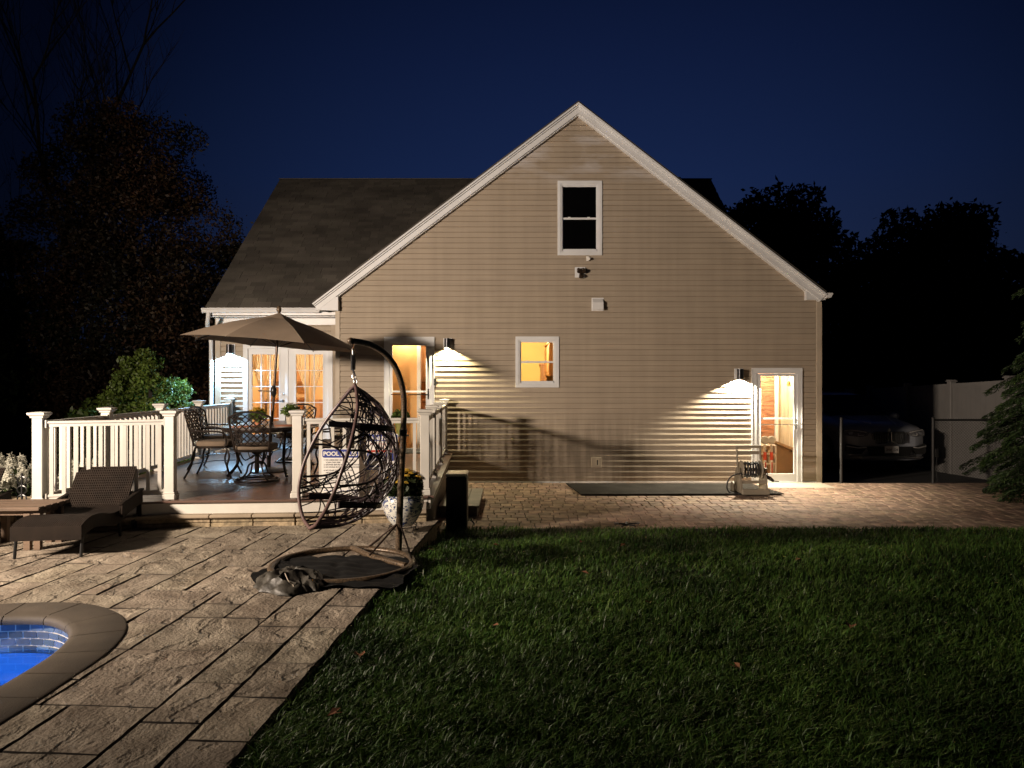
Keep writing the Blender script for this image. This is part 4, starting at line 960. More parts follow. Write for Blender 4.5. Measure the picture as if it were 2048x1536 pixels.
def chair(swivel, name='dining_chair'):
    ch = thing(name, '', 'chair', (0,0,0)); I = M['iron']
    W, D_, H, S = .26, .25, .95, .43
    def b(fn, nm, m=I, smooth=False):
        q = MB(); fn(q); return q.build(nm, m, ch, smooth, world_coords=False)
    # backrest: frame with shaped top, lattice inside
    def bp(u_, v_):                          # v 0..1 height
        y = -D_-.02-.12*v_; z = S+.02+(H-S-.02)*v_; w = W*(.86+.22*v_); return Vector((u_*w, y-.03*(1-u_*u_)*-1*0+.03*(u_*u_), z))
    def back(q):
        top = [bp(-1,.80), bp(-.93,.9), bp(-.74,.935), bp(-.62,.985), bp(-.3,1.02), bp(0,1.03), bp(.3,1.02), bp(.62,.985), bp(.74,.935), bp(.93,.9), bp(1,.80)]
        q.tube(smooth_path([bp(-1,0), bp(-1,.4)]+top+[bp(1,.4), bp(1,0)],3), .014, 7)
        q.tube([bp(-1,.13), bp(0,.13), bp(1,.13)], .010, 6)
    b(back, 'back_frame')
    def lattice(q):
        for k in range(-7,8):
            for s_ in (-1,1):
                a = []
                for i in range(17):
                    v_ = .13+.87*i/16; u_ = k*.36+s_*(v_-.13)*2.1
                    lim = .97 if v_ < .88 else .97-(v_-.88)*1.6
                    if abs(u_) <= lim and v_ < .99: a.append(bp(u_, v_))
                if len(a) > 1: q.tube(a, .0085, 5)
    b(lattice, 'back_lattice')
    def seat(q):
        pts = [(W*math.copysign(abs(math.cos(a))**.5, math.cos(a)), D_*math.copysign(abs(math.sin(a))**.5, math.sin(a))) for a in [2*math.pi*i/28 for i in range(28)]]
        q.tube([(x,y,S) for x, y in pts], .013, 6, closed=True); q.prism([(x*.98,y*.98,S-.005) for x, y in pts], (0,0,.008))
    b(seat, 'seat')
    def cush(q):
        lv = [(.90,.012),(.98,.022),(1.0,.045),(.985,.07),(.93,.085),(.6,.095),(.01,.097)]
        pts = [(W*.98*math.copysign(abs(math.cos(a))**.45, math.cos(a)), D_*.98*math.copysign(abs(math.sin(a))**.45, math.sin(a))) for a in [2*math.pi*i/32 for i in range(32)]]
        for s_, h in lv: q.v += [(x*s_, y*s_, S+h) for x, y in pts]
        for i in range(len(lv)-1):
            for j in range(32):
                j2 = (j+1) % 32; q.face((i*32+j,i*32+j2,(i+1)*32+j2,(i+1)*32+j))
    co = b(cush, 'cushion', M['cushion'], True)
    for s_ in (-1,1):
        b(lambda q: q.tube(smooth_path([bp(s_,.44), (s_*(W+.04),-.1,S+.235), (s_*(W+.05),.1,S+.23), (s_*(W+.045),.2,S+.19), (s_*(W+.01),.21,S+.08), (s_*W,.18,S)],4), .013, 7), 'armrest')
    if not swivel:
        for s_ in (-1,1):
            b(lambda q: q.tube(smooth_path([(s_*W*.93,.2,S),(s_*W*1.0,.25,S-.12),(s_*W*.98,.22,.16),(s_*W*1.06,.28,.0)],5), .014, 7), 'leg')
            b(lambda q: q.tube(smooth_path([(s_*W*.9,-.22,S),(s_*W*.94,-.26,S-.14),(s_*W*.96,-.27,.18),(s_*W*1.08,-.36,.0)],5), .014, 7), 'leg')
        b(lambda q: q.tube([(-W*.96,0.2,.2),(0,-.02,.22),(W*.96,-.25,.2)], .007, 5), 'stretcher')
    else:
        b(lambda q: q.lathe((0,0,0), [(.03,.12),(.03,.36),(.07,.38),(.07,.41)], 14), 'pedestal')
        b(lambda q: (q.tube([(.29*math.cos(a),.29*math.sin(a),.018) for a in [2*math.pi*i/36 for i in range(36)]], .016, 7, closed=True), q.tube([(.24*math.cos(a),.24*math.sin(a),.05) for a in [2*math.pi*i/36 for i in range(36)]], .008, 6, closed=True)), 'base_ring')
        for k in range(4):
            a = R(45+90*k); ca, sa = math.cos(a), math.sin(a)
            b(lambda q: q.tube(smooth_path([(.03*ca,.03*sa,.27),(.12*ca,.12*sa,.23),(.16*ca,.16*sa,.12),(.23*ca,.23*sa,.06),(.30*ca,.30*sa,.02)],4), .012, 6), 'leg')
            b(lambda q: q.tube(smooth_path([(.05*ca,.05*sa,.36),(.17*ca,.17*sa,.30),(.24*ca,.24*sa,.39),(.27*ca*.9,.27*sa*.9,S)],4), .008, 6), 'brace')
    return ch
GC = 'cast metal dining chairs around the deck table'
def place(o, x, y, rz, lab, z=DZ):
    o.location = (x,y,z); o.rotation_euler = (0,0,rz); o['label'] = lab; o['group'] = GC
sw = chair(True, 'swivel_chair'); place(sw, -3.50, 9.95, R(4), 'swivel lattice-back chair on a ring base, its back to us')
ca = chair(False); place(ca, -4.28, 10.5, R(-84), 'four-legged lattice chair at the front left side of the table')
for x, y, a, l in ((-4.66,11.5,-92,'four-legged lattice chair at the far left side of the table'),
                   (-2.62,10.45,95,'lattice chair at the near right side of the table behind the egg swing'),(-2.58,11.5,88,'lattice chair at the far right side of the table behind the egg swing')):
    c = copy_tree(ca); place(c, x, y, R(a), l)
c = copy_tree(sw); place(c, -3.72, 12.35, R(176), 'lattice chair at the far end of the table facing us')
# flower pots on the table
def leaf_blob(c, r, n, size, squash=.7, seed=0):
    g = np.random.default_rng(seed); v = g.normal(size=(n,3)); v /= np.linalg.norm(v,axis=1)[:,None]; v *= (g.random(n)**.4)[:,None]*r; v[:,2] = v[:,2]*squash
    return quads(v+np.array(c), size, g)
def quads(cen, size, g, aspect=.5, droop=0):
    n = len(cen); a = g.normal(size=(n,3)); a[:,2] -= droop; a /= np.linalg.norm(a,axis=1)[:,None]; b = g.normal(size=(n,3)); b -= (a*b).sum(1)[:,None]*a; b /= np.linalg.norm(b,axis=1)[:,None]
    s = size*(.6+.8*g.random(n))[:,None]; nn = np.cross(a,b)
    V = np.stack([cen-a*s, cen+b*s*aspect+nn*s*.15, cen+a*s, cen-b*s*aspect+nn*s*.15], 1).reshape(-1,3); T = np.arange(n*4).reshape(-1,4)
    return V, T
def plant(name, lab, cat, x, y, z, r, h, potm, fr=.17, fol=M['leafbright'], flow=M['yellow'], nf=14, grp=None, seed=1, potprof=None):
    t = thing(name, lab, cat, (x,y,z), grp)
    m = MB(); m.lathe((x,y,z), potprof or [(r*.72,0),(r,h),(r*1.06,h),(r*1.06,h+.015),(r*.9,h+.015),(r*.9,h-.02),(.001,h-.02)], 20); m.build('pot', potm, t, smooth=True)
    V, T = leaf_blob((x,y,z+h+fr*.45), fr, 260, .035, .75, seed); fast('foliage', V, T, fol, t, 4)
    if nf:
        g = random.Random(seed); m = MB()
        for i in range(nf):
            a = g.random()*6.28; rr = fr*g.random()**.5*.95; zz = z+h+fr*.45+math.sqrt(max(0, fr*fr-rr*rr))*.75
            c = (x+rr*math.cos(a), y+rr*math.sin(a), zz)
            for k in range(7):
                b = k*.9; m.poly([c, (c[0]+.03*math.cos(b-.35), c[1]+.03*math.sin(b-.35), c[2]+.026), (c[0]+.036*math.cos(b), c[1]+.036*math.sin(b), c[2]+.034), (c[0]+.03*math.cos(b+.35), c[1]+.03*math.sin(b+.35), c[2]+.026)])
        m.build('blossom', flow, t)
    return t
plant('flower_pot', 'small table pot of yellow flowers left of the umbrella pole', 'potted plant', -3.78, 10.78, TZ_, .055, .09, M['terracotta'], .12, nf=16, seed=3)
plant('flower_pot', 'cream table pot with leafy plant right of the umbrella pole', 'potted plant', -3.36, 11.0, TZ_, .075, .14, M['concrete'], .13, nf=5, flow=M['whitepetal'], seed=4)
pl_t = thing('plant_stand', 'slim dark plant stand near the deck door', 'stand', (-1.72,11.2,DZ))
m = MB(); m.lathe((-1.72,11.2,DZ), [(.14,.0),(.14,.02),(.02,.03),(.02,.5),(.13,.52),(.13,.54),(.001,.54)], 16); m.build('stand', M['iron'], pl_t)
plant('flower_pot', 'tall lime green pot on the stand by the deck door', 'potted plant', -1.72, 11.2, DZ+.54, .09, .22, M['greenpot'], .14, nf=0, seed=5)
for x, y, l in ((-3.85,10.35,'round terracotta placemat on the near left of the table'),(-3.3,10.6,'round terracotta placemat right of the umbrella pole')):
    m = MB(); m.lathe((x,y,TZ_+.001), [(.17,0),(.17,.008),(.001,.008)], 24); tagit(m.build('placemat', M['terracotta']), l, 'placemat', 'placemats')

# ================================================================== SIGNS leaning on the railing
def board(x0, x1, z0, z1, y, th=.006, rad=.03):
    m = MB(); pts = []
    for cx_, cz2, a0 in ((x1-rad,z1-rad,0),(x0+rad,z1-rad,90),(x0+rad,z0+rad,180),(x1-rad,z0+rad,270)):
        for k in range(5): a = R(a0+k*22.5); pts.append((cx_+rad*math.cos(a), y, cz2+rad*math.sin(a)))
    m.prism(pts, (0,th,0)); return m
SY = 8.34
a, b = P(643,897,SY), P(718,995,SY); x0, x1, z1, z0 = a.x, b.x, a.z, DZ+.006
sg = thing('pool_rules_sign', 'white pool rules sign with a blue header leaning on the deck railing', 'sign', ((x0+x1)/2,SY,DZ))
board(x0,x1,z0,z1,SY).build('board', M['signwhite'], sg)
hh = .105; board(x0+.010,x1-.010,z1-hh,z1-.010,SY-.003,.002,.02).build('header', M['signblue'], sg)
W = x1-x0; text_mesh('lettering', 'POOL RULES', .066, M['signwhite'], sg, ((x0+x1)/2,SY-.005,z1-.082), align='CENTER', bold=.0022, xs=1.04)
lines = ['1. NO LIFEGUARD ON DUTY, SWIM AT','    YOUR OWN RISK','2. SHOWER BEFORE ENTERING THE POOL','3. NO DIVING IN POOL OR SHALLOW END','4. NO GLASS CONTAINERS IN OR','    AROUND THE POOL','5. NO RUNNING OR ROUGH PLAY','    NO FOOD OR DRINK IN POOL','    CHILDREN SHALL NOT USE POOL','    WITHOUT AN ADULT IN ATTENDANCE']
zz = z1-hh-.035
for i, s_ in enumerate(lines):
    text_mesh('lettering', s_, .0215, M['signink'], sg, (x0+.025,SY-.0006,zz), bold=.0004); zz -= .027+(.010 if i in (3,5) else 0)
m = MB(); m.tube([(x0+.03+(W-.06)*i/40, SY-.002, z0+.105+.007*math.sin(i*.9)) for i in range(41)], .0025, 5); m.build('wave_line', M['signblue'], sg)
text_mesh('lettering', 'POOL HOURS:', .030, M['signink'], sg, (x0+.03,SY-.0006,z0+.06), bold=.001)
a, b = P(733,868,8.60), P(796,906,8.60); x0, x1, z1, z0 = a.x, b.x, a.z, b.z; SY = 8.61
sg = thing('warning_sign', 'white warning sign with blue top bar on the railing behind the swing', 'sign', ((x0+x1)/2,SY,z0))
board(x0,x1,z0,z1,SY,.006,.012).build('board', M['signwhite'], sg); board(x0+.008,x1-.008,z1-.085,z1-.008,SY-.003,.002,.006).build('header', M['signblue'], sg)
text_mesh('lettering', 'WARNING', .066, M['signwhite'], sg, ((x0+x1)/2,SY-.005,z1-.072), align='CENTER', bold=.0015)
text_mesh('lettering', 'NO LIFEGUARD', .042, M['signred'], sg, ((x0+x1)/2,SY-.0006,z1-.135), align='CENTER'); text_mesh('lettering', 'ON DUTY', .030, M['signred'], sg, ((x0+x1)/2,SY-.0006,z1-.172), align='CENTER')
m = MB(); m.b2(x0+.01,x1-.01,SY-.002,SY,z0+.008,z0+.034); m.build('red_stripe', M['signred'], sg)
z1b = z0-.004; z0b = P(0,940,8.6).z
sg = thing('blue_sign', 'small blue and white sign hanging under the warning sign', 'sign', ((x0+x1)/2,SY,z0b))
board(x0+.004,x1-.02,z0b,z1b,SY,.006,.01).build('board', M['signblue'], sg); m = MB(); m.b2(x0+.03,x1-.05,SY-.002,SY,z0b+.055,z0b+.105); m.b2(x0+.03,x1-.05,SY-.002,SY,z0b+.015,z0b+.03); m.lathe((x0+.06,SY-.001,z1b-.04),[(.03,0),(.001,0)],16,'Y'); m.lathe((x0+.15,SY-.001,z1b-.04),[(.03,0),(.001,0)],16,'Y'); m.build('white_panel', M['signwhite'], sg)

# ================================================================== BIG GLAZED POT on an iron stand
px_, py_ = -1.20, 7.98
ps = thing('iron_plant_stand', 'low black wrought iron stand under the blue and white pot', 'stand', (px_,py_,PZ)); m = MB()
m.tube([(px_+.15*math.cos(a),py_+.15*math.sin(a),PZ+.075) for a in [2*math.pi*i/24 for i in range(24)]], .006, 6, closed=True)
for k in range(4):
    a = R(45+90*k); ca_, sa_ = math.cos(a), math.sin(a)
    m.tube(smooth_path([(px_+.13*ca_,py_+.13*sa_,PZ+.09),(px_+.19*ca_,py_+.19*sa_,PZ+.08),(px_+.17*ca_,py_+.17*sa_,PZ+.02),(px_+.20*ca_,py_+.20*sa_,PZ+.006),(px_+.22*ca_,py_+.22*sa_,PZ+.02)],4), .006, 6)
m.build('stand_frame', M['iron'], ps)
gp = thing('glazed_flower_pot', 'large blue and white glazed pot full of yellow flowers', 'flower pot', (px_,py_,PZ+.083)); b0 = PZ+.083
m = MB(); m.lathe((px_,py_,b0), [(.11,0),(.127,.02),(.16,.06),(.207,.15),(.230,.24),(.226,.30),(.215,.318),(.228,.326),(.230,.338),(.213,.342),(.205,.32),(.001,.31)], 36); m.build('pot', M['pot'], gp, smooth=True)
V, T = leaf_blob((px_,py_,b0+.42), .23, 1500, .035, .75, 8); fast('foliage', V, T, M['leaf'], gp, 4)
m = MB(); g = random.Random(5)
for i in range(34):
    a = g.random()*6.28; rr = .23*g.random()**.5; c = Vector((px_+rr*math.cos(a), py_+rr*math.sin(a)-.02, b0+.43+math.sqrt(max(0,.0576-rr*rr))*.72))
    for ly in range(2):
        for k in range(9):
            b = k*.698+ly*.3; q = .034-.010*ly; h = .006+.012*ly; m.poly([c+Vector((0,0,h*.5)), c+Vector((q*math.cos(b-.33),q*math.sin(b-.33),h)), c+Vector((q*1.2*math.cos(b),q*1.2*math.sin(b),h-.008)), c+Vector((q*math.cos(b+.33),q*math.sin(b+.33),h))])
m.build('blossom', M['yellow'], gp)

# ================================================================== HANGING EGG CHAIR
rc = Vector((-1.52,6.52,PZ)); sg = thing('swing_stand', 'curved speckled bronze stand of the hanging egg chair', 'stand', tuple(rc))
pb = Vector((-1.08,7.0,PZ+.03))
path = [(797,1104,7.0),(799,1040,7.0),(802,960,7.0),(806,880,7.0),(808,810,6.98),(803,768,6.94),(789,731,6.87),(766,704,6.77),(737,688,6.66),(706,682,6.55)]
m = MB(); pp = smooth_path([P(*p) for p in path], 5); m.tube(pp, [.032 if i < 17 else .028 for i in range(len(pp))], 14); m.build('pole', M['eggpole'], sg, smooth=True)
m = MB(); jp = pp[16]; m.tube([jp+Vector((0,0,-.03)), jp+Vector((0,0,.03))], .038, 14); m.build('pole_collar', M['black'], sg, smooth=True)
tip = pp[-1]; m = MB(); m.ball(tuple(tip+Vector((-.02,-.01,0))), .032); m.build('end_cap', M['eggpole'], sg, smooth=True)
m = MB(); ra, rb = .62, .60; ringp = [rc+Vector((ra*math.cos(a), rb*math.sin(a), .025)) for a in [2*math.pi*i/60 for i in range(60)]]
m.tube(ringp, .030, 10, closed=True, flat=.8); m.build('base_ring', M['eggpole'], sg, smooth=True)
m = MB(); m.tube([rc+Vector((-.05,.60,.03)), rc+Vector((.22,.22,.035)), rc+Vector((.58,-.1,.03))], .028, 10); m.build('cross_tube', M['eggpole'], sg, smooth=True)
for q in (rc+Vector((.20,.20,.05)), rc+Vector((.12,.58,.05)), rc+Vector((.60,.12,.05))):
    m = MB(); m.tube([q, pp[0]+(pp[8]-pp[0])*.45+Vector((0,0,.05))], .009, 6); m.build('brace', M['dkpole'], sg)
# basket
eg = thing('egg_chair', 'open weave dark egg chair hanging from the curved stand', 'hanging chair', (-1.6,6.5,.75))
A0 = P(710,770,6.52)
nE = Vector((-.78,-.625,0)).normalized(); uE = Vector((.625,-.78,0)).normalized()
HT = 1.235; WMX = .39; DPT = .60
def halfw(s):                               # s 0 (top) .. 1 (bottom)
    prof = [(0,0),(.04,.17),(.08,.30),(.145,.49),(.25,.73),(.36,.89),(.48,.98),(.58,1.0),(.68,.96),(.76,.88),(.84,.72),(.9,.55),(.96,.32),(1,.0)]
    for (a, b), (c, d_) in zip(prof, prof[1:]):
        if s <= c: return WMX*(b+(d_-b)*(s-a)/(c-a))
    return 0
def tab(T_, s):
    for (a, b), (c, d_) in zip(T_, T_[1:]):
        if s <= c: return b+(d_-b)*(s-a)/(c-a)
    return T_[-1][1]
LEAN = [(0,0),(.145,.07),(.36,.20),(.58,.316),(.76,.385),(.9,.42),(1,.425)]
DEPT = [(0,.0),(.05,.24),(.12,.40),(.22,.50),(.36,.61),(.6,.73),(.83,.71),(.95,.62),(1,.50)]
def rimpt(th):                              # closed outline, th 0..1 starting at the top, going over the right edge
    s = th*2 if th <= .5 else (1-th)*2; sgn = 1 if th <= .5 else -1
    s = .5-.5*math.cos(math.pi*s)
    return sgn*halfw(s), s
def egg(uw, s, f):                          # uw: horizontal offset (m), s: height fraction, f: 0 rim plane .. 1 full depth
    lean = tab(LEAN, s); dep = f*DPT*(math.sin(math.pi*min(1,max(0,s))**.85))**.62
    shrink = math.sqrt(max(0, 1-f*f))
    top = Vector((0,0,0))
    return A0+Vector((0,0,-HT*s))+uE*uw+nE*(lean-dep)
m = MB(); rim = [egg(*rimpt(i/64), 0) for i in range(64)]; rim = smooth_path(rim[::2], 3, True); m.tube(rim, .016, 10, closed=True); m.build('rim', M['rimtube'], eg, smooth=True)
def shell(a, b):                            # unit disc -> shell surface; disc radius 1 = rim
    r0 = min(1, math.hypot(a, b)); k0 = math.sin(r0*math.pi/2)/r0 if r0 > 1e-6 else 1.5708
    return shellm(a*k0, b*k0)
def shellm(a, b):
    r_ = min(1, math.hypot(a, b)); 
    s = .5-.5*b; s = max(0,min(1,s)); hw = halfw(max(.0,min(1,s))); lim = math.sqrt(max(1e-6, 1-b*b)); uw = hw*max(-1,min(1,a/lim))
    f = math.sqrt(max(0, 1-r_*r_))
    lean = tab(LEAN, s)
    return A0+Vector((0,0,-HT*s-f*(.09*min(1,s*2)+.10*max(0,s-.6))))+uE*uw+nE*(lean-tab(DEPT, s)*f**(.85-.3*s))
m = MB(); g = random.Random(21); ns_ = 0
def inhole(a, b): return ((abs(a)-1.02)**2/.075+(b+.12)**2/.055) < 1
while ns_ < 92:
    if ns_ < 52:
        t0, t1 = g.random()*6.283, g.random()*6.283
        dt = abs((t0-t1+math.pi) % (2*math.pi)-math.pi)
        if dt < .9: continue
        p, q = (math.cos(t0), math.sin(t0)), (math.cos(t1), math.sin(t1))
        if abs(q[1]-p[1]) < .45*abs(q[0]-p[0]): continue
    else:                                    # shorter criss-crossing strands, mostly steep
        c0 = (g.uniform(-1,.5), g.uniform(-.85,.8)); an_ = R(g.choice((-1,1))*g.uniform(30,80)); hl_ = g.uniform(.3,.75)
        p, q = (c0[0]-hl_*math.cos(an_), c0[1]-hl_*math.sin(an_)), (c0[0]+hl_*math.cos(an_), c0[1]+hl_*math.sin(an_))
        def cl_(w_): r0 = math.hypot(*w_); return w_ if r0 < .999 else (w_[0]/r0*.999, w_[1]/r0*.999)
        p, q = cl_(p), cl_(q)
    seg = []
    for i in range(15):
        t = i/14; a, b = p[0]+(q[0]-p[0])*t, p[1]+(q[1]-p[1])*t
        if inhole(a, b):
            if len(seg) > 2: m.tube(seg, .0058, 5)
            seg = []; continue
        seg.append(shell(a, b))
    if len(seg) > 2: m.tube(seg, .0058, 5)
    ns_ += 1
m.build('woven_strands', M['strand'], eg)
for bb, rr in ((.42,.016),(-.62,.018)):
    m = MB(); w_ = math.sqrt(1-bb*bb); pts = [shellm(w_*(-1+2*i/24)*.999, bb) for i in range(25)]
    for k in (-1,0,1): m.tube([p+Vector((0,0,k*.017)) for p in pts], rr*.75, 6)
    m.build('cross_band', M['strand'], eg)
m = MB(); m.tube([shell(math.sin(R(a_))*0, math.cos(R(a_))) for a_ in range(0,181,9)], .013, 7); m.build('back_spine', M['strand'], eg)
for s_ in (-1,1):
    m = MB(); pts = []
    for i in range(17):
        a = math.pi*(.5+i/16); x_, y2 = 1.0+.26*math.cos(a), -.12+.235*math.sin(a); lim = math.sqrt(max(0.01,1-y2*y2))*.995; pts.append(shell(s_*min(x_, lim), y2))
    m.tube(pts, .0105, 7); m.build('arm_loop', M['strand'], eg)
hc = thing('hanging_chain', 'steel spring and chain holding up the egg chair', 'chain', tuple(tip))
def chain(m, a, b, r_=.012, wr=.0032):
    d_ = (b-a); L = d_.length; n_ = max(1, int(L/(r_*2.9))); d_.normalize(); s1 = d_.cross(Vector((0,1,0))).normalized(); s2 = d_.cross(s1)
    for i in range(n_):
        c = a+d_*(L*(i+.5)/n_); sd = s1 if i % 2 else s2
        m.tube([c+d_*(r_*1.75*math.cos(t))+sd*(r_*math.sin(t)) for t in [2*math.pi*j/10 for j in range(10)]], wr, 5, closed=True)
m = MB(); h0 = tip+Vector((0,0,-.02)); chain(m, h0+Vector((0,0,-.0)), h0+Vector((0,0,-.07)), .017,.005); m.tube([h0+Vector((0,0,-.045)), h0+Vector((0,0,-.11))], .010, 8); chain(m, h0+Vector((0,0,-.11)), h0+Vector((0,0,-.15)), .014,.004)
m.build('hook', M['chrome'], hc)
m = MB(); m.tube([h0+Vector((.019*math.cos(i*.9),.019*math.sin(i*.9),-.10-i*.0016)) for i in range(90)], .0050, 5); m.build('spring', M['black'], hc)
m = MB(); j_ = h0+Vector((0,0,-.25)); chain(m, h0+Vector((0,0,-.23)), A0+Vector((0,0,.01)), .015, .0048); chain(m, j_+Vector((.01,0,0)), shell(0,.86)+Vector((0,0,.02)), .015, .0048); m.build('chain_links', M['steel'], hc)
# bunched storage cover lying over the ring
def drape(name, lab, cat, base, seed, mat_):
    m = MB(); n_, k_ = 44, 30; g = random.Random(seed)
    for j in range(k_+1):
        for i in range(n_+1):
            u_, v_ = i/n_*2-1, j/k_*2-1
            m.v.append(tuple(base(u_, v_)))
    for j in range(k_):
        for i in range(n_):
            q = j*(n_+1)+i; m.face((q,q+1,q+n_+2,q+n_+1))
    o = m.build(name, mat_, smooth=True); tagit(o, lab, cat); return o
cc = Vector((-1.86,5.98,PZ))
def cov(u_, v_):                             # slumped sack: long axis from back-left to front-right
    r_ = math.hypot(u_, v_); ax = Vector((.62,-.72,0)); bx = Vector((.72,.62,0))
    p = cc+ax*(u_*.40)+bx*(v_*.22*(1+.35*math.sin(u_*3+1)))
    h = max(0, 1-v_*v_)**.5*max(0, 1-abs(u_)**3)**.7
    rd = lambda s_, o_: (1-abs(noise.noise(Vector((u_*s_, v_*s_*.8, o_))))*2.4); fold = .05*rd(2.2,4)+.035*rd(4.5,8)-.05
    p.z += .006+h*(.075+.045*math.sin(u_*2.2+.6)+fold)+.006*rd(6,2)*(1-h)
    p += Vector((noise.noise(Vector((u_*3,v_*3,1)))*.035, noise.noise(Vector((u_*3,v_*3,9)))*.035, 0)); return p
drape('storage_cover', 'crumpled olive fabric cover slumped over the swing base ring', 'cover', cov, 3, M['cover'])
cc2 = Vector((-1.52,6.30,PZ))
def cov2(u_, v_):
    p = cc2+Vector((.66*u_*(1-.14*v_*v_), .50*v_+.0, 0)); p.x += .04*math.sin(v_*5)
    d_ = math.hypot(p.x-rc.x, p.y-rc.y); p.z += .004+.018*abs(math.sin(u_*7+v_*3+2*noise.noise(Vector((u_*2,v_*2,3)))))+.014*abs(math.sin(v_*11+u_*2)); return p
drape('ground_sheet', 'flattened dark fabric sheet lying inside the swing base ring', 'fabric sheet', cov2, 5, mat('black_cover_fabric', (.008,.008,.008), .7, bump=.2, spec=.15))
m = MB(); m.tube(smooth_path([(-1.79,5.72,PZ+.15),(-1.75,5.68,PZ+.10),(-1.72,5.69,PZ+.07),(-1.70,5.66,PZ+.03)],5), .005, 5); tagit(m.build('drawstring', M['concrete']), 'pale drawstring hanging out of the crumpled cover', 'cord')

# ================================================================== LOUNGERS, SIDE TABLE, PLANTER, WHITE FLOWERS
def lounger():
    t = thing('sun_lounger', '', 'lounger', (0,0,0)); Wd = .31; B = {}
    seatp = [(0,.30),(.10,.335),(.25,.355),(.45,.34),(.65,.30),(.85,.285),(1.02,.30),(1.12,.33)]
    sp = smooth_path([(0,y,z) for y, z in seatp], 5)
    m = MB()
    def sheet(pts, th, sag=.0):
        b0 = len(m.v); nu = 8
        for p in pts:
            for i in range(nu+1):
                u_ = i/nu*2-1; m.v.append((u_*Wd, p.y, p.z-sag*(1-u_*u_)))
            for i in range(nu+1):
                u_ = 1-i/nu*2; m.v.append((u_*Wd, p.y, p.z-th))
        k_ = 2*(nu+1)
        for j in range(len(pts)-1):
            for i in range(k_):
                i2 = (i+1) % k_; m.face((b0+j*k_+i, b0+j*k_+i2, b0+(j+1)*k_+i2, b0+(j+1)*k_+i))
        m.face([b0+i for i in range(k_)]); m.face([b0+(len(pts)-1)*k_+k_-1-i for i in range(k_)])
    sheet(sp, .13); m.build('seat', M['wicker'], t, world_coords=False)
    m = MB(); bk = [Vector((0,1.08,.31)), Vector((0,1.18,.42)), Vector((0,1.32,.60)), Vector((0,1.40,.70))]; sheet(bk, .03); m.build('backrest', M['wicker'], t, world_coords=False)
    for s_ in (-1,1):
        for y0, y1, h in ((.08,.04,.25),(.92,.98,.22)):
            m = MB(); m.tube([(s_*(Wd-.02),y0,h),(s_*(Wd-.02),y1,0)], .015, 8); m.build('leg', M['black'], t, world_coords=False)
        m = MB(); m.box((s_*(Wd+.045),1.12,.40), (.05,.62,.025), rx=.12, ch=.006); m.box((s_*(Wd+.045),1.12,.325), (.03,.58,.14), rx=.12); m.box((s_*(Wd+.03),1.38,.2), (.04,.04,.42)); m.build('armrest', M['wicker'], t, world_coords=False)
        m = MB(); m.lathe((s_*(Wd+.0),1.36,.08), [(.001,-.02),(.08,-.02),(.08,.02),(.001,.02)], 18, 'X'); m.build('wheel', M['black'], t, world_coords=False)
    m = MB(); m.tube([(-Wd+.01,1.38,.06),(Wd-.01,1.38,.06)], .012, 6); m.build('frame_tube', M['black'], t, world_coords=False)
    return t
lo = lounger(); lo.location = (-4.36,6.78,PZ+.004); lo.rotation_euler = (0,0,R(8)); lo['label'] = 'brown wicker lounger with a raised back in front of the deck railing'; lo['group'] = 'wicker sun loungers'
l2 = copy_tree(lo); l2.location = (-5.74,6.62,PZ+.004); l2['label'] = 'second wicker lounger, mostly out of the picture at the far left edge'
st = thing('side_table', 'low weathered wood side table between the two loungers', 'table', (-5.0,7.35,PZ)); tz = PZ+.43
m = MB()
for i in range(5): m.box((-5.06,7.12+i*.105,tz-.018), (.86,.098,.036), rz=.05, ch=.005)
m.build('tabletop', M['wood'], st); m = MB(); m.box((-5.06,7.33,tz-.06), (.78,.40,.05), rz=.05); m.build('apron', M['wood'], st)
for dx in (-.34,-.18,.28,.38):
    for dy in (-.17,.17):
        m = MB(); m.box((-5.06+dx,7.33+dy,PZ+.185), (.06,.05,.37), rz=.05); m.build('leg', M['wood'], st)
ro = thing('planter_wall', 'brown stone planter left of the deck corner', 'planter', (-6.1,8.2,.1)); m = MB()
for r_ in range(3):
    for i in range(6): m.box((-6.95+i*.31+(.1 if r_ % 2 else 0),8.05,.32+r_*.13), (.30,.22,.125), rz=random.uniform(-.03,.03), ch=.015)
m.build('stone_block', M['stone'], ro)
def petals(c, g, m, n=26, r=.07, h=.16):      # cone shaped white flower head
    for i in range(n):
        f = g.random(); a = g.random()*6.28; rr = r*(1-f*.7); q = Vector((c[0]+rr*math.cos(a), c[1]+rr*math.sin(a), c[2]+h*f)); s_ = .022
        o = Vector((math.cos(a), math.sin(a), .4)).normalized(); e1 = o.cross(Vector((0,0,1))).normalized(); e2 = o.cross(e1)
        for k in range(4):
            w_ = k*1.571; dd = e1*math.cos(w_)+e2*math.sin(w_); ee = e1*math.cos(w_+.785)+e2*math.sin(w_+.785); m.poly([q, q+ee*s_*.8, q+dd*s_*1.5+o*.004+ee*s_, q+dd*s_*1.2])
g = random.Random(31); spots = [(-6.6,8.75,.80),(-6.2,8.6,.78),(-5.95,9.2,.72),(-5.85,9.9,.72),(-5.95,10.6,.75),(-6.1,11.3,.75),(-6.6,9.6,.84)]
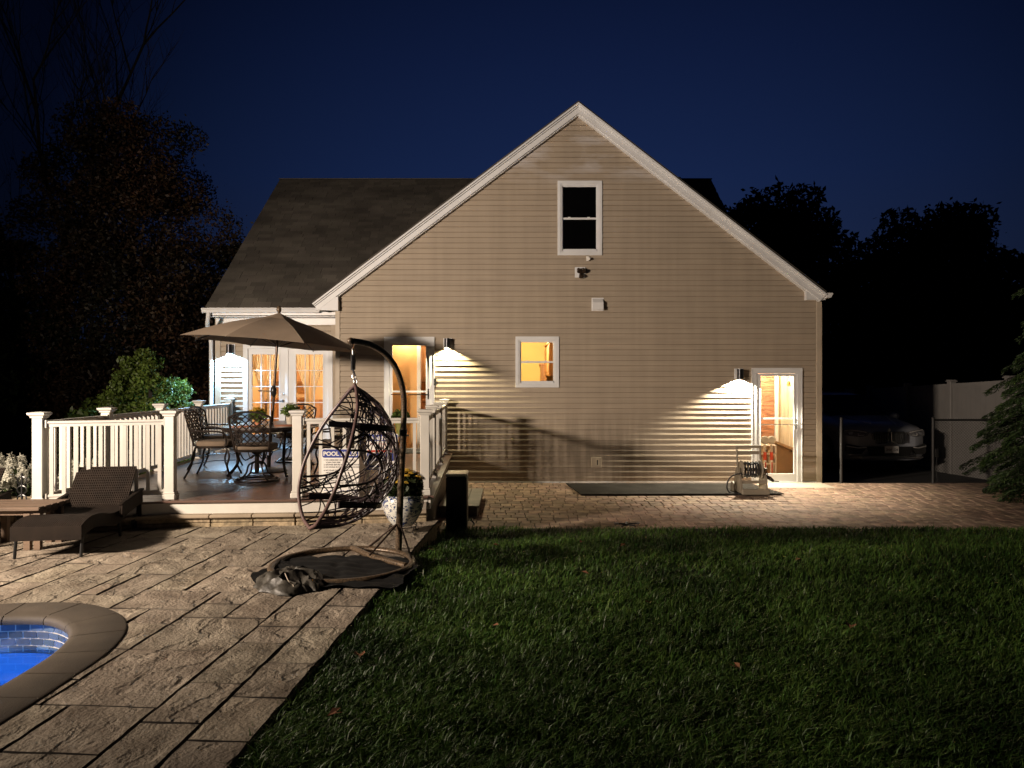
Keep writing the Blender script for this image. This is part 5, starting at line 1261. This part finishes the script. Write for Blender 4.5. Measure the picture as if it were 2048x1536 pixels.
for i, (x, y, h) in enumerate(spots):
    t = thing('hydrangea', 'white flowering shrub left of the deck, %s' % ['nearest the planter edge','just behind the deck corner post','behind the first railing bay','behind the middle of the railing','behind the third railing post','farthest along the railing','in the second row behind'][i], 'shrub', (x,y,0), 'white flowering shrubs beside the deck')
    m = MB()
    for k in range(11):
        a = g.random()*6.28; rr = .30*g.random()**.5; petals((x+rr*math.cos(a), y+rr*math.sin(a), h-.18+.22*g.random()-.3*rr), g, m)
    m.build('flower_head', M['whitepetal'], t); V, T = leaf_blob((x,y,h-.45), .38, 500, .05, 1.0, 40+i); fast('foliage', V, T, M['leaf'], t, 4)
    m = MB(); m.tube([(x,y,-.06),(x,y,h-.3)], .015, 6); m.build('stem', M['bark'], t)
sp = thing('iron_garden_stake', 'black scrolled iron stake beside the deck corner post', 'garden stake', (-5.32,7.95,PZ)); m = MB()
m.tube([(-5.36,7.93,PZ),(-5.36,7.93,.93)], .012, 6)
for k in range(5): m.tube([(-5.36+.05*math.cos(a),7.93,.45+k*.1+.045*math.sin(a)) for a in [2*math.pi*j/14 for j in range(14)]], .008, 5, closed=True)
m.build('scroll', M['black'], sp)
# ================================================================== RIGHT SIDE THINGS
bn = thing('step_bin', 'slim black bin with a silver rim standing on the pavers by the deck', 'bin', (-.71,9.45,0))
m = MB(); m.b2(-.85,-.585,9.32,9.72,.02,.70,.012); m.build('body', M['black'], bn); m = MB(); m.b2(-.858,-.577,9.31,9.73,.703,.745,.012); m.build('lid', M['steel'], bn)
m = MB(); m.b2(-.583,-.572,9.31,9.325,.03,.70); m.build('edge_trim', M['steel'], bn)
m = MB(); m.tube(smooth_path([(-.58,9.36,.14),(-.53,9.34,.145),(-.50,9.33,.12),(-.49,9.33,.09)],4), .010, 7); m.ball((-.53,9.34,.155),.02); m.build('spigot', M['chrome'], bn)
m = MB(); m.prism([G(1132,968,.02),G(1162,990,.02),G(1568,989,.02),G(1500,968,.02)], (0,0,.018)); o = m.build('rubber_runner', M['rubber']); tagit(o, 'long dark rubber runner on the pavers along the house wall', 'mat')
sp = thing('lawn_sprinkler', 'small black metal sprinkler lying on the pavers at the grass edge', 'sprinkler', (1.5,9.65,.02)); c = G(1254,1052,.02)
m = MB(); m.tube([c+Vector((-.17,0,.03)), c+Vector((.16,.02,.03))], .010, 6); m.tube([c+Vector((-.08,-.07,.01)), c+Vector((.10,.08,.02))], .009, 6); m.tube([c+Vector((-.06,.07,.01)), c+Vector((.09,-.06,.02))], .009, 6); m.build('frame', M['black'], sp)
m = MB(); m.tube([c+Vector((-.17,0,.03)), c+Vector((-.11,0,.035))], .016, 8); m.tube([c+Vector((.13,.02,.03)), c+Vector((.17,.02,.03))], .014, 8); m.tube([c+Vector((0,0,.03)), c+Vector((0,0,.06))], .02, 8); m.build('nozzle', M['steel'], sp)
# hose reel ------------------------------------------------------------
hx, hy = 4.10, 12.45
hr = thing('hose_reel', 'taupe hose reel cart wound with dark hose beside the lower door', 'hose reel', (hx,hy,0))
for s_ in (-1,1):
    x = hx+s_*.20; m = MB()
    m.prism([(x,hy-.22,.03),(x,hy+.20,.03),(x,hy+.17,.30),(x,hy+.10,.43),(x,hy-.03,.45),(x,hy-.15,.30)], (.028*s_,0,0)); m.build('side_panel', M['resin'], hr)
    m = MB(); m.tube([(x+.014*s_,hy+.02,.38),(x+.0*s_,hy+.10,.60),(x,hy+.14,.80)], .017, 8); m.build('upright', M['resin'], hr)
    m = MB(); m.lathe((hx+s_*.155,hy+.0,.42), [(.001,0),(.155,0),(.16,.008*s_),(.15,.02*s_),(.001,.02*s_)], 28, 'X'); m.build('spool_flange', M['resin'], hr)
m = MB(); m.box((hx,hy+.14,.80), (.44,.035,.05), ch=.01); m.box((hx,hy+.125,.70), (.40,.02,.06)); m.build('handle', M['resin'], hr)
m = MB(); m.b2(hx-.22,hx+.24,hy-.25,hy-.21,.02,.12,.01); m.b2(hx-.20,hx+.20,hy-.21,hy+.18,.02,.05); m.b2(hx-.2,hx+.2,hy-.16,hy-.13,.20,.25); m.build('base_tray', M['resin'], hr)
m = MB(); g = random.Random(4); pts = []
for k in range(11*24+1):
    a = 2*math.pi*k/24; layer = k/24; x = hx-.125+.25*abs((layer/5.5) % 2-1); rr = .115+.006*math.sin(layer*2.1)+(.012 if layer > 5.5 else 0)
    pts.append((x, hy+rr*math.cos(a), .42+rr*math.sin(a)))
m.tube(pts, .0125, 6); m.build('wound_hose', M['hose'], hr, smooth=True)
m = MB(); m.tube([(hx-.14,hy,.42),(hx+.27,hy,.42)], .03, 12); m.tube([(hx+.25,hy-.0,.42),(hx+.27,hy-.06,.34)], .012, 6); m.build('axle', M['resin'], hr)
for s_ in (1,):
    m = MB(); m.lathe((hx+.26,hy+.13,.10), [(.001,-.02),(.10,-.02),(.105,0),(.10,.02),(.001,.02)], 20, 'X'); m.build('wheel', M['resin'], hr)
    m = MB(); m.lathe((hx-.26,hy+.13,.10), [(.001,-.02),(.10,-.02),(.105,0),(.10,.02),(.001,.02)], 20, 'X'); m.build('wheel', M['resin'], hr)
m = MB(); m.tube(smooth_path([(hx-.1,hy-.1,.33),(hx-.25,hy-.12,.36),(hx-.38,hy-.1,.30),(hx-.44,hy-.1,.16),(hx-.40,hy-.12,.05),(hx-.25,hy-.2,.03)],6), .0125, 8); m.build('loose_hose', M['hose'], hr, smooth=True)
m = MB(); m.tube([(hx+.22,hy-.05,.32),(hx+.30,hy-.08,.28),(hx+.36,hy-.1,.23)], [.03,.035,.02], 10); m.tube([(hx+.35,hy-.1,.235),(hx+.45,hy-.1,.23)], .008, 6); m.build('nozzle', M['black'], hr)
# things seen through the lower door ------------------------------------
for i, (x, l) in enumerate(((5.06,'left red and white post with round pale head inside the lower door'),(5.19,'right red and white post with round pale head inside the lower door'))):
    t = thing('garden_post_figure', l, 'ornament', (x,14.5,0)); m = MB(); m.tube([(x,14.5,0),(x,14.5,.36)], .028, 10); m.build('lower_shaft', M['white'], t)
    m = MB(); m.tube([(x,14.5,.361),(x,14.5,.52)], .034, 10); m.b2(x-.012,x+.012,14.465,14.47,.08,.32); m.build('red_band', M['redplastic'], t)
    m = MB(); m.tube([(x,14.5,.521),(x,14.5,.66)], .026, 10); m.lathe((x,14.49,.76), [(.001,-.012),(.06,-.012),(.085,.0),(.085,.02),(.001,.02)], 20, 'Y'); m.build('round_head', M['concrete'], t)
t = thing('small_shelf', 'small white shelf with clutter inside the lower door', 'shelf', (4.85,14.8,0)); m = MB()
for z in (.25,.45,.62): m.b2(4.90,5.36,14.7,14.95,z,z+.02)
for x in (4.91,5.35): m.b2(x-.012,x+.012,14.7,14.95,0,.62)
m.build('shelf_frame', M['white'], t)
m = MB()
for k, z in enumerate((.27,.47,.64)):
    for j in range(3): m.b2(4.93+j*.14,4.93+j*.14+.09,14.75,14.88,z,z+.07+.03*((j+k) % 3))
m.build('clutter', M['panel'], t)
t = thing('bell_ornament', 'small brass bell hanging inside the lower door', 'bell', (5.42,14.2,1.85)); m = MB(); m.lathe((5.42,14.2,1.84), [(.045,0),(.035,.02),(.028,.08),(.01,.10),(.001,.10)], 16); m.build('bell', mat('brass', (.55,.38,.12), .3, metal=.9), t); m = MB(); m.tube([(5.42,14.2,1.94),(5.42,14.2,2.05)], .003, 4); m.build('cord', M['white'], t)
# chain link fence and gate posts --------------------------------------
cl = thing('chain_link_fence', 'low dark chain link fence running right from the open gateway', 'fence', (8.0,13.8,0))
def gpst(px, lab):
    x = WX(px); t = thing('gate_post', lab, 'post', (x,13.75,0)); m = MB(); m.tube([(x,13.75,-.1),(x,13.75,1.22)], .028, 10); m.build('tube', M['galv'], t); m = MB(); m.ball((x,13.75,1.235), .034, sc=(1,1,.7)); m.build('post_cap', M['galv'], t); return t
gpst(1680, 'thin metal gate post near the house corner'); gpst(1863, 'thin metal gate post where the chain link fence starts')
m = MB(); m.tube([(8.0,13.75,1.2),(9.65,13.75,1.2)], .02, 8); m.build('top_rail', M['galv'], cl)
m = MB(); s_ = .055
for k in range(-24,32):
    for sg_ in (-1,1):
        x0 = 8.03+k*s_*1.0; pts = []
        for i in range(24):
            x = x0+ (i*s_ if sg_ > 0 else (23-i)*s_)-.0; z = i*s_+.02
            if 8.02 < x < 9.62 and z < 1.2: pts.append((x, 13.75+.004*(-1)**i, z))
        if len(pts) > 1: m.tube([pts[0], pts[-1]], .0022, 3, cap=False)
m.build('wire_mesh', M['galv'], cl)
m = MB(); 
for k in range(34): m.tube([(8.03+k*.048,13.75,1.2),(8.04+k*.048,13.75,1.235)], .002, 3)
m.build('wire_ends', M['galv'], cl)
m = MB(); x = WX(1863)+.05; m.tube([(x,13.70,.62),(x-.03,13.69,.3),(x-.01,13.68,.05),(x-.06,13.68,.02)], .008, 5); m.b2(x-.03,x+.02,13.69,13.73,.5,.66); tagit(m.build('gate_chain', M['galv']), 'loose pale chain hanging from the right gate post', 'chain')
# pvc privacy fence ------------------------------------------------------
pf = thing('privacy_fence', 'tall white vinyl privacy fence behind the parked car', 'fence', (9.8,17,0)); FX = 9.85
def ftop(y): return 1.985-.041*(y-14.2)
fy = [10.6,12.4,14.35,16.25,18.05,19.95]
for i, y in enumerate(fy):
    m = MB(); h = ftop(y); m.b2(FX-.065,FX+.065,y-.065,y+.065,terr(0,y)-.1,h+.02,.006); p = m.build('post', M['fence'], pf)
    m = MB(); m.b2(FX-.09,FX+.09,y-.09,y+.09,h+.021,h+.045,.006); m.prism([(FX-.07,y-.07,h+.046),(FX+.07,y-.07,h+.046),(FX+.07,y+.07,h+.046),(FX-.07,y+.07,h+.046)], (0,0,.02)); m.build('post_cap', M['fence'], p)
for a, b in zip(fy, fy[1:]):
    m = MB(); n_ = 11; a += .07; b -= .07
    for k in range(n_):
        y0, y1 = a+(b-a)*k/n_+.002, a+(b-a)*(k+1)/n_-.002; m.prism([(FX-.012,y0,terr(0,y0)),(FX-.012,y1,terr(0,y1)),(FX-.012,y1,ftop(y1)-.09),(FX-.012,y0,ftop(y0)-.09)], (.024,0,0))
    m.prism([(FX-.03,a,ftop(a)-.10),(FX-.03,b,ftop(b)-.10),(FX-.03,b,ftop(b)-.02),(FX-.03,a,ftop(a)-.02)], (.06,0,0)); m.build('fence_panel', M['fence'], pf)
m = MB(); m.b2(9.35,9.55,20.2,20.4,-.3,1.72,.01); tagit(m.build('concrete_post', M['fence']), 'plain pale post standing just left of the privacy fence end', 'post')
# ================================================================== CAR (silver SUV, nose towards us)
car = thing('parked_car', 'dark silver SUV parked nose-on in the driveway beside the house', 'car', (8.2,18.1,-.1)); CX, CY = 8.17, 15.8; CG = -.01
# stations along length: (distance from the nose, half width at hood level, bottom z, shoulder z, top z, top halfwidth)
ST = [(0.00,.62,.30,.74,.80,.50),(.06,.80,.22,.80,.88,.62),(.16,.88,.20,.86,.95,.70),(.40,.925,.20,.90,1.02,.74),(.85,.94,.22,.95,1.08,.76),(1.30,.945,.24,.98,1.13,.76),(1.62,.95,.25,1.00,1.20,.74),(2.00,.95,.25,1.02,1.47,.66),(2.35,.95,.25,1.03,1.62,.62),(2.9,.95,.25,1.04,1.665,.60),(3.5,.95,.25,1.05,1.65,.60),(4.1,.94,.27,1.06,1.59,.58),(4.5,.92,.30,1.05,1.35,.62),(4.68,.86,.34,.95,1.08,.70)]
m = MB(); PN = 0
for d_, hw, zb_, zs, zt, tw in ST:
    half = [(0,zt+.012),(tw*.5,zt+.010),(tw*.88,zt-.006),(tw,zt-.03),((tw+hw)/2+.01,(zt+zs)/2),(hw-.015,zs),(hw,zs-.08),(hw+.0,(zs+zb_)/2),(hw-.01,zb_+.12),(hw-.06,zb_+.02),(hw*.6,zb_),(0,zb_)]
    prof = half+[(-x, z) for x, z in half[-2:0:-1]]; PN = len(prof)
    m.v += [(CX+x, CY+d_-.10*(1-abs(x)/hw)*(1 if d_ < .3 else 0)*(1-d_/.3), CG+z) for x, z in prof]
for i in range(len(ST)-1):
    for j in range(PN):
        j2 = (j+1) % PN; m.face((i*PN+j, i*PN+j2, (i+1)*PN+j2, (i+1)*PN+j))
m.face(range(PN)); m.face(range(len(m.v)-1, len(m.v)-PN-1, -1))
bo = m.build('body', M['carpaint'], car, smooth=True)
def cp(x, z, y): return (CX+x, CY+y, CG+z)
m = MB(); m.poly([cp(-.70,1.14,1.40),cp(.70,1.14,1.40),cp(.60,1.59,2.17),cp(-.60,1.59,2.17)]); m.v = [(a, b-.03, c+.018) for a, b, c in m.v]; m.build('windshield', M['carglass'], car)
for s_ in (-1,1):
    m = MB(); m.poly([cp(s_*.925,1.06,1.75),cp(s_*.93,1.08,3.9),cp(s_*.66,1.55,3.8),cp(s_*.67,1.56,2.35)]); m.v = [(a+s_*.02, b, c+.01) for a, b, c in m.v]; m.build('side_window', M['carglass'], car)
    m = MB(); m.prism([cp(s_*.40,.83,-.0),cp(s_*.52,.865,.02),cp(s_*.78,.90,.08),cp(s_*.89,.86,.18),cp(s_*.86,.76,.12),cp(s_*.62,.73,.02),cp(s_*.46,.76,-.02)], (0,.07,0)); m.v = [(a, b-.045, c) for a, b, c in m.v]; hl = m.build('headlight', M['lens'], car, smooth=True)
    m = MB()
    m.tube([cp(s_*.47,.835,-.055),cp(s_*.62,.865,-.035),cp(s_*.80,.885,.03),cp(s_*.87,.86,.12)], .008, 5); m.tube([cp(s_*.52,.775,-.05),cp(s_*.64,.765,-.03),cp(s_*.64,.81,-.03)], .006, 5)
    m.build('running_light', M['signwhite'], hl)
    # kidney grille half
    m = MB(); z0, z1, xa, xb = .60,.845,.03,.36; y_ = -.135
    fr2 = [cp(s_*xa,z1,y_),cp(s_*(xb-.05),z1+.005,y_+.03),cp(s_*xb,z1-.03,y_+.04),cp(s_*(xb-.02),z0+.08,y_+.035),cp(s_*(xb-.10),z0,y_+.02),cp(s_*(xa+.05),z0+.005,y_),cp(s_*xa,z0+.06,y_)]
    m.tube(fr2, .012, 6, closed=True); gr = m.build('grille_surround', M['chrome'], car)
    m = MB(); m.prism(fr2, (0,.04,0)); m.build('grille_recess', M['black'], gr); m = MB()
    for k in range(8): x = xa+.03+k*.037; m.box(cp(s_*x,.72,y_+.0), (.008,.02,.20)); 
    m.build('grille_slat', M['steel'], gr)
    m = MB(); m.prism([cp(s_*.48,.50,-.03),cp(s_*.86,.58,.10),cp(s_*.88,.42,.10),cp(s_*.82,.36,.06),cp(s_*.60,.36,-.02)], (0,.05,0)); m.v = [(a, b-.06, c) for a, b, c in m.v]; m.build('air_intake', M['black'], car)
    m = MB(); m.tube([cp(s_*.46,.515,-.12),cp(s_*.66,.50,-.07),cp(s_*.87,.53,.03)], .013, 6); m.build('intake_trim', M['signwhite'], car)
    m = MB(); m.ball(cp(s_*1.06,1.10,1.72), .13, sc=(1,.55,.7)); m.tube([cp(s_*.92,1.06,1.72),cp(s_*1.04,1.08,1.72)], .03, 6); m.build('wing_mirror', M['carpaint'], car, smooth=True)
    for yy in (.88,3.72):
        m = MB(); m.lathe(cp(s_*.86,.32,yy), [(.001,-.11),(.34,-.11),(.395,-.09),(.40,0),(.395,.09),(.34,.11),(.001,.11)], 28, 'X'); wh = m.build('wheel', M['tyre'], car, smooth=True)
        m = MB(); m.lathe(cp(s_*.975,.35,yy), [(.001,0),(.22,0),(.235,.012*s_),(.001,.012*s_)], 20, 'X')
        for k in range(5): a = k*1.257; m.tube([cp(s_*.99,.35,yy), cp(s_*.99,.35+.21*math.cos(a),yy+.21*math.sin(a))], .02, 5)
        m.build('rim', M['steel'], wh)
m = MB(); m.prism([cp(-.50,.53,-.08),cp(.50,.53,-.08),cp(.42,.34,-.10),cp(-.42,.34,-.10)], (0,.05,0)); m.v = [(a, b-.055, c) for a, b, c in m.v]; m.build('lower_grille', M['black'], car)
m = MB(); m.prism([cp(-.60,.335,-.11),cp(.60,.335,-.11),cp(.80,.30,.0),cp(.78,.27,.0),cp(.6,.275,-.1),cp(-.6,.275,-.1),cp(-.78,.27,0),cp(-.8,.30,0)], (0,.03,0)); m.build('skid_trim', M['steel'], car)
m = MB(); pc = cp(.02,.47,-.165); m.box(pc, (.305,.012,.15), ch=.004); pl = m.build('number_plate', M['signwhite'], car)
text_mesh('lettering', '2NW E24', .075, M['signink'], pl, (pc[0], pc[1]-.008, pc[2]-.028), align='CENTER', bold=.001, xs=.82)
m = MB(); m.lathe(cp(0,.885,-.085), [(.001,-.012),(.036,-.01),(.04,.0),(.04,.01)], 20, 'Y'); m.build('round_badge', M['steel'], car)
m = MB()
for s_ in (-1,1): m.tube([cp(s_*.28,1.02,.15),cp(s_*.42,1.10,.85),cp(s_*.55,1.15,1.38)], .010, 5)
m.build('hood_crease', M['carpaint'], car, smooth=True)
m = MB(); m.tube([cp(-.66,1.15,1.36),cp(0,1.165,1.30),cp(.66,1.15,1.36)], .02, 6); m.tube([cp(-.5,1.17,1.36),cp(.05,1.22,1.46)], .008, 5); m.tube([cp(.1,1.17,1.36),cp(.6,1.22,1.48)], .008, 5); m.build('wiper', M['black'], car)

# ================================================================== TREES
def crown_quads(blobs, n, size, g, fill=.55, aspect=.5):
    w = np.array([b[3]**2 for b in blobs]); w = w/w.sum(); idx = g.choice(len(blobs), n, p=w); B = np.array([b[:4] for b in blobs])[idx]; sq = np.array([b[4] if len(b) > 4 else .8 for b in blobs])[idx]
    v = g.normal(size=(n,3)); v /= np.linalg.norm(v,axis=1)[:,None]; rr = fill+(1-fill)*g.random(n)**.7; rr *= 1+.18*g.normal(size=n)*(g.random(n) > .7)
    c = B[:,:3]+v*(B[:,3]*rr)[:,None]*np.stack([np.ones(n),np.ones(n),sq],1); return quads(c, size, g, aspect)
def tree(name, lab, x, y, z0, h, r, nb, nl, ls, m_leaf, seed, grp=None, trunk_r=.18, low=.25, shape='round', clear=0, cat='tree'):
    g = np.random.default_rng(seed); t = thing(name, lab, cat, (x,y,z0), grp); bl = []
    for i in range(nb):
        f = low+(1-low)*(i+.5)/nb; f2 = (f-low)/(1-low)
        prof = math.sin(math.pi*min(1,(.18+.74*f2)))**.7 if shape == 'round' else max(.12, (1-f2)**.8)
        a = g.random()*6.283; q = r*prof*(.35+.5*g.random()); br = r*(.26+.16*g.random())*(.6+.5*prof)
        bl.append((x+q*math.cos(a), y+q*math.sin(a), z0+h*f*.97-br*.4, br, .75))
    for k in range(nb//2):                   # small outlying clumps give the ragged outline
        f2 = g.random(); a = g.random()*6.283; prof = math.sin(math.pi*(.15+.75*f2))**.7 if shape == 'round' else max(.1,(1-f2)**.8)
        bl.append((x+r*prof*.88*math.cos(a), y+r*prof*.88*math.sin(a), z0+h*(low+(1-low)*f2*.95), r*.17, .7))
    V, T = crown_quads(bl, nl, ls, g); fast('crown', V, T, m_leaf, t, 4)
    m = MB(); m.tube([(x,y,z0-.2),(x+.05,y,z0+h*.3),(x-.05,y,z0+h*.62),(x,y,z0+h*.85)], [trunk_r,trunk_r*.8,trunk_r*.5,trunk_r*.15], 10)
    for i in range(min(14, nb)): b = bl[i*len(bl)//max(1,min(14,nb)) % len(bl)]; zz = z0+h*(.25+.5*g.random()); m.tube([(x,y,zz),((x+b[0])/2,(y+b[1])/2,(zz+b[2])/2+.2),(b[0],b[1],b[2])], [trunk_r*.35,trunk_r*.22,trunk_r*.07], 6)
    m.build('trunk', M['bark'], t, smooth=True); return t
tree('leafy_tree', 'big dark leafy tree with rusty leaves left of the house roof', -10.2, 19.5, -.2, 9.7, 2.95, 66, 105000, .05, M['leafrust'], 1, low=.08, trunk_r=.2)
tree('leafy_tree', 'dark dense tree filling the left edge under the bare tree', -14.2, 19.0, -.2, 6.2, 3.2, 30, 30000, .09, M['leaf'], 2, low=.05)
tree('leafy_tree', 'dark tree between the rusty tree and the roof corner', -8.6, 25, -.3, 7.0, 2.6, 22, 16000, .10, M['leaf'], 3, low=.05)
tree('bush', 'bright green bush lit by the lamp at the house corner', -6.75, 13.6, -.1, 2.7, .85, 30, 20000, .038, M['leafbright'], 4, low=.02, trunk_r=.06, cat='bush')
tree('bush', 'lower green bush left of the lit one behind the railing', -8.1, 15.0, -.1, 1.9, 1.2, 18, 8000, .055, M['leafbright'], 5, low=.02, trunk_r=.05, cat='bush')
for i, (x, y, h, r_) in enumerate(((13.9,38,12.8,5.6),(21.6,37,11.7,5.3),(28.5,36,9.4,5.2))):
    tree('background_tree', ('tall dark rounded tree right of the gable slope','dark tree with a domed top farther right','lower dark tree at the right edge of the skyline')[i], x, y, -1, h, r_, 60, 48000, .17, M['farleaf'], 10+i, 'dark trees beyond the driveway', .4, low=.03)
for i, (x, y, h, r_) in enumerate(((10.5,33,7.0,4.0),(16.8,30,7.2,4.0),(23,27,6.6,3.6))):
    tree('background_tree', ('dark lower tree directly behind the parked car','dark lower tree behind the privacy fence','dark lower tree behind the hemlock')[i], x, y, -1, h, r_, 22, 12000, .2, M['farleaf'], 20+i, 'low trees beyond the fence', .3, low=.02)
m = MB(); rng2 = np.random.default_rng(77); bl = []
for k in range(60): a = -1.15+2.3*k/59; d_ = 52+6*rng2.random(); bl.append((d_*math.sin(a), d_*math.cos(a), -1+2.2*rng2.random(), 4.2+1.6*rng2.random(), .8))
V, T = crown_quads(bl, 42000, .5, rng2, .5, .7); o = fast('far_woodland', V, T, M['farleaf'], None, 4, 'stuff'); tagit(o, 'continuous black band of far woodland along the horizon', 'woodland')
# bare tree, top left
bt = thing('bare_tree', 'tall leafless tree against the sky at the upper left', 'tree', (-13.2,21,-.2)); g = random.Random(9); m = MB()
def branch(p, d_, L, r_, dep):
    pts = [p]; q = p.copy(); dd = d_.copy()
    for i in range(5):
        dd = (dd+Vector((g.uniform(-.14,.14),g.uniform(-.14,.14),g.uniform(.0,.12)))).normalized(); q = q+dd*(L/5); pts.append(q.copy())
    m.tube(pts, [r_*(1-.13*i) for i in range(6)], 7 if dep < 2 else 4, cap=False)
    if dep < 4:
        for i in range(2,6):
            for k in range(1 if dep < 1 else 2 if i > 3 else 1):
                a = g.uniform(0,6.283); w_ = Vector((math.cos(a), math.sin(a), g.uniform(.5,1.3))).normalized(); branch(pts[i], (dd*.55+w_*.7).normalized(), L*g.uniform(.45,.68), r_*.42, dep+1)
for s_, (dx, dz) in enumerate(((.05,1),(-.25,1),(.22,1))): branch(Vector((-13.2+dx*2,21,0 if s_ == 0 else 1.5)), Vector((dx,0,dz)).normalized(), (7.4,6.2,5.6)[s_], (.17,.12,.11)[s_], 0)
m.build('trunk', M['bark'], bt)
# neighbour's pale wall glimpse is left out: nothing readable there
# hemlock on the right
def conifer(name, lab, x, y, z0, h, r, nbr, seed, dens=260, grp=None):
    g = np.random.default_rng(seed); t = thing(name, lab, 'tree', (x,y,z0), grp); C = []; D = []; m = MB()
    m.tube([(x,y,z0),(x,y,z0+h)], [.11,.02], 8)
    for i in range(nbr):
        f = (i+.5)/nbr; z = z0+.12+h*f*.97; L = r*(1-f)**.75*(.75+.4*g.random())+.1; a = i*2.399+g.normal()*.2; dx, dy = math.cos(a), math.sin(a)
        pts = [(x+dx*L*s, y+dy*L*s, z+L*(.30*s-.52*s*s)) for s in (0,.25,.5,.75,1)]; m.tube(pts, [.018,.014,.01,.006,.003], 4, cap=False)
        n_ = int(dens*L*(.8 if f > .5 else 1.1)); s = g.random(n_)**.6; side = g.normal(size=n_)*(.24*(1.1-s))*max(L,.35); hang = -np.abs(g.normal(size=n_))*.05-np.abs(side)*.35
        C.append(np.stack([x+dx*L*s-dy*side, y+dy*L*s+dx*side, z+L*(.30*s-.52*s*s)+hang],1)); dr_ = np.stack([dx*.6-dy*side*4, dy*.6+dx*side*4, -.35*np.ones(n_)],1); D.append(dr_+.25*g.normal(size=(n_,3)))
    C = np.concatenate(C); D = np.concatenate(D); D /= np.linalg.norm(D,axis=1)[:,None]; n_ = len(C); b = g.normal(size=(n_,3)); b -= (b*D).sum(1)[:,None]*D; b /= np.linalg.norm(b,axis=1)[:,None]; s = (.022+.028*g.random(n_))[:,None]
    V = np.stack([C-D*s, C+b*s*.24, C+D*s, C-b*s*.24],1).reshape(-1,3); fast('crown', V, np.arange(n_*4).reshape(-1,4), M['conifer'], t, 4); m.build('trunk', M['bark'], t); return t
conifer('hemlock', 'drooping green hemlock at the right edge in front of the fence', 9.15, 11.9, -.05, 3.9, 1.5, 130, 3, 560)
conifer('hemlock', 'darker hemlock behind the green one at the far right', 10.6, 13.6, -.1, 5.6, 2.0, 80, 6, 260)
# fallen leaves
g = random.Random(12); n_ = 0
LW = ['in the open middle','lower right of the middle','towards the right near the pavers','beside the stamped patio low down','by the patio edge near the swing','near the black bin','near the paver edge in the middle','far over to the right','just before the pavers','near the bottom patio corner','low down right of centre','left of the middle']
lp_ = [(1179,1190),(1300,1250),(1590,1160),(718,1375),(868,1130),(1000,1118),(1160,1105),(1700,1310),(1240,1118),(655,1505),(1480,1400),(985,1300)]
for i, (px, py) in enumerate(lp_):
    p = G(px, py, .09); p.z = lawnz(p.x, p.y)+.065; m = MB(); a = g.random()*6.28; s_ = g.uniform(.028,.044)
    for k in range(2):
        m.poly([p, p+Vector((s_*math.cos(a),s_*math.sin(a),.008)), p+Vector((2*s_*math.cos(a+.35*(1-2*k)),2*s_*math.sin(a+.35*(1-2*k)),.015)), p+Vector((1.2*s_*math.cos(a+.8*(1-2*k)),1.2*s_*math.sin(a+.8*(1-2*k)),.02))])
    tagit(m.build('fallen_leaf', M['deadleaf']), 'small brown dead leaf on the lawn, '+LW[i], 'leaf', 'fallen leaves on the lawn')
# ================================================================== GRASS
def grass(n, seed):
    g = np.random.default_rng(seed)
    y = 1/(1/9.5+(1/2.3-1/9.5)*g.random(n)); x = -1.33+g.random(n)*(y*.76+1.6+1.6)
    ex = EP1.x+(EP0.x-EP1.x)*(np.minimum(y,8.6)-EP1.y)/(EP0.y-EP1.y); k = (x > ex+.012-.045*g.random(n)**2) & (x < 10); x, y = x[k], y[k]
    cl = np.array([noise.noise(Vector((a*2.2, b*2.2, 7)))*.6+noise.noise(Vector((a*7, b*7, 2)))*.5 for a, b in zip(x, y)])
    k = g.random(len(x)) < (.75+.5*cl); x, y, cl = x[k], y[k], cl[k]; n = len(x)
    tt = np.clip((9.35-y)/2.6,0,1); z = .01+.19*tt*tt*(3-2*tt)
    h = (.055+.04*g.random(n))*(1+.5*cl); h *= np.where(g.random(n) > .96, 1.5, 1); h *= np.clip((9.55-y)/.25, .5, 1)
    a = g.random(n)*6.283; lean = (.25+.75*g.random(n))*h; lx, ly = lean*np.cos(a)+.012, lean*np.sin(a); b = a+1.57+g.normal(size=n)*.5; w = .0019+.0016*g.random(n)+y*.0002; wx, wy = w*np.cos(b), w*np.sin(b)
    V = np.stack([np.stack([x-wx,y-wy,z],1), np.stack([x+wx,y+wy,z],1), np.stack([x+lx*.4-wx*.8,y+ly*.4-wy*.8,z+h*.62],1), np.stack([x+lx*.4+wx*.8,y+ly*.4+wy*.8,z+h*.62],1), np.stack([x+lx,y+ly,z+h*(.95-.3*g.random(n))],1)],1).reshape(-1,3)
    i = (np.arange(n)*5)[:,None]; T = np.stack([i+np.array([0,1,3]), i+np.array([0,3,2]), i+np.array([2,3,4])],1).reshape(-1,3)
    return V, T
V, T = grass(380000, 5); o = fast('grass', V, T, M['grass'], None, 3, 'stuff'); tagit(o, 'dense mown green grass covering the lawn', 'grass')
# ================================================================== off-frame twin flood light that washes the gable and the patio
fl = thing('flood_light', 'twin head floodlight on a tall post left of the pool', 'floodlight', (-7.6,3.4,0))
mb = MB(); mb.tube([(-7.6,3.4,-.2),(-7.6,3.4,3.2)], .05, 12); mb.build('post', M['dkpole'], fl)
for dx, dy in ((-.16,.12),(.16,-.12)):
    a = Vector((-7.6+dx,3.4+dy,3.2)); dr = (Vector((-.5,12,3.6))-a).normalized()
    mb = MB(); mb.tube([a, a-dr*.22], [.09,.05], 16, cap=True); mb.tube([a-dr*.18, Vector((-7.6,3.4,3.14))], .015, 6); mb.build('lamp_head', M['dkpole'], fl)
    light('flood_lamp', a+dr*.06, FLOOD_W, (1.0,.815,.65), .22, 'SPOT', a+Vector((math.sin(R(45)),math.cos(R(45)),.03))*8, R(134), 1.0)
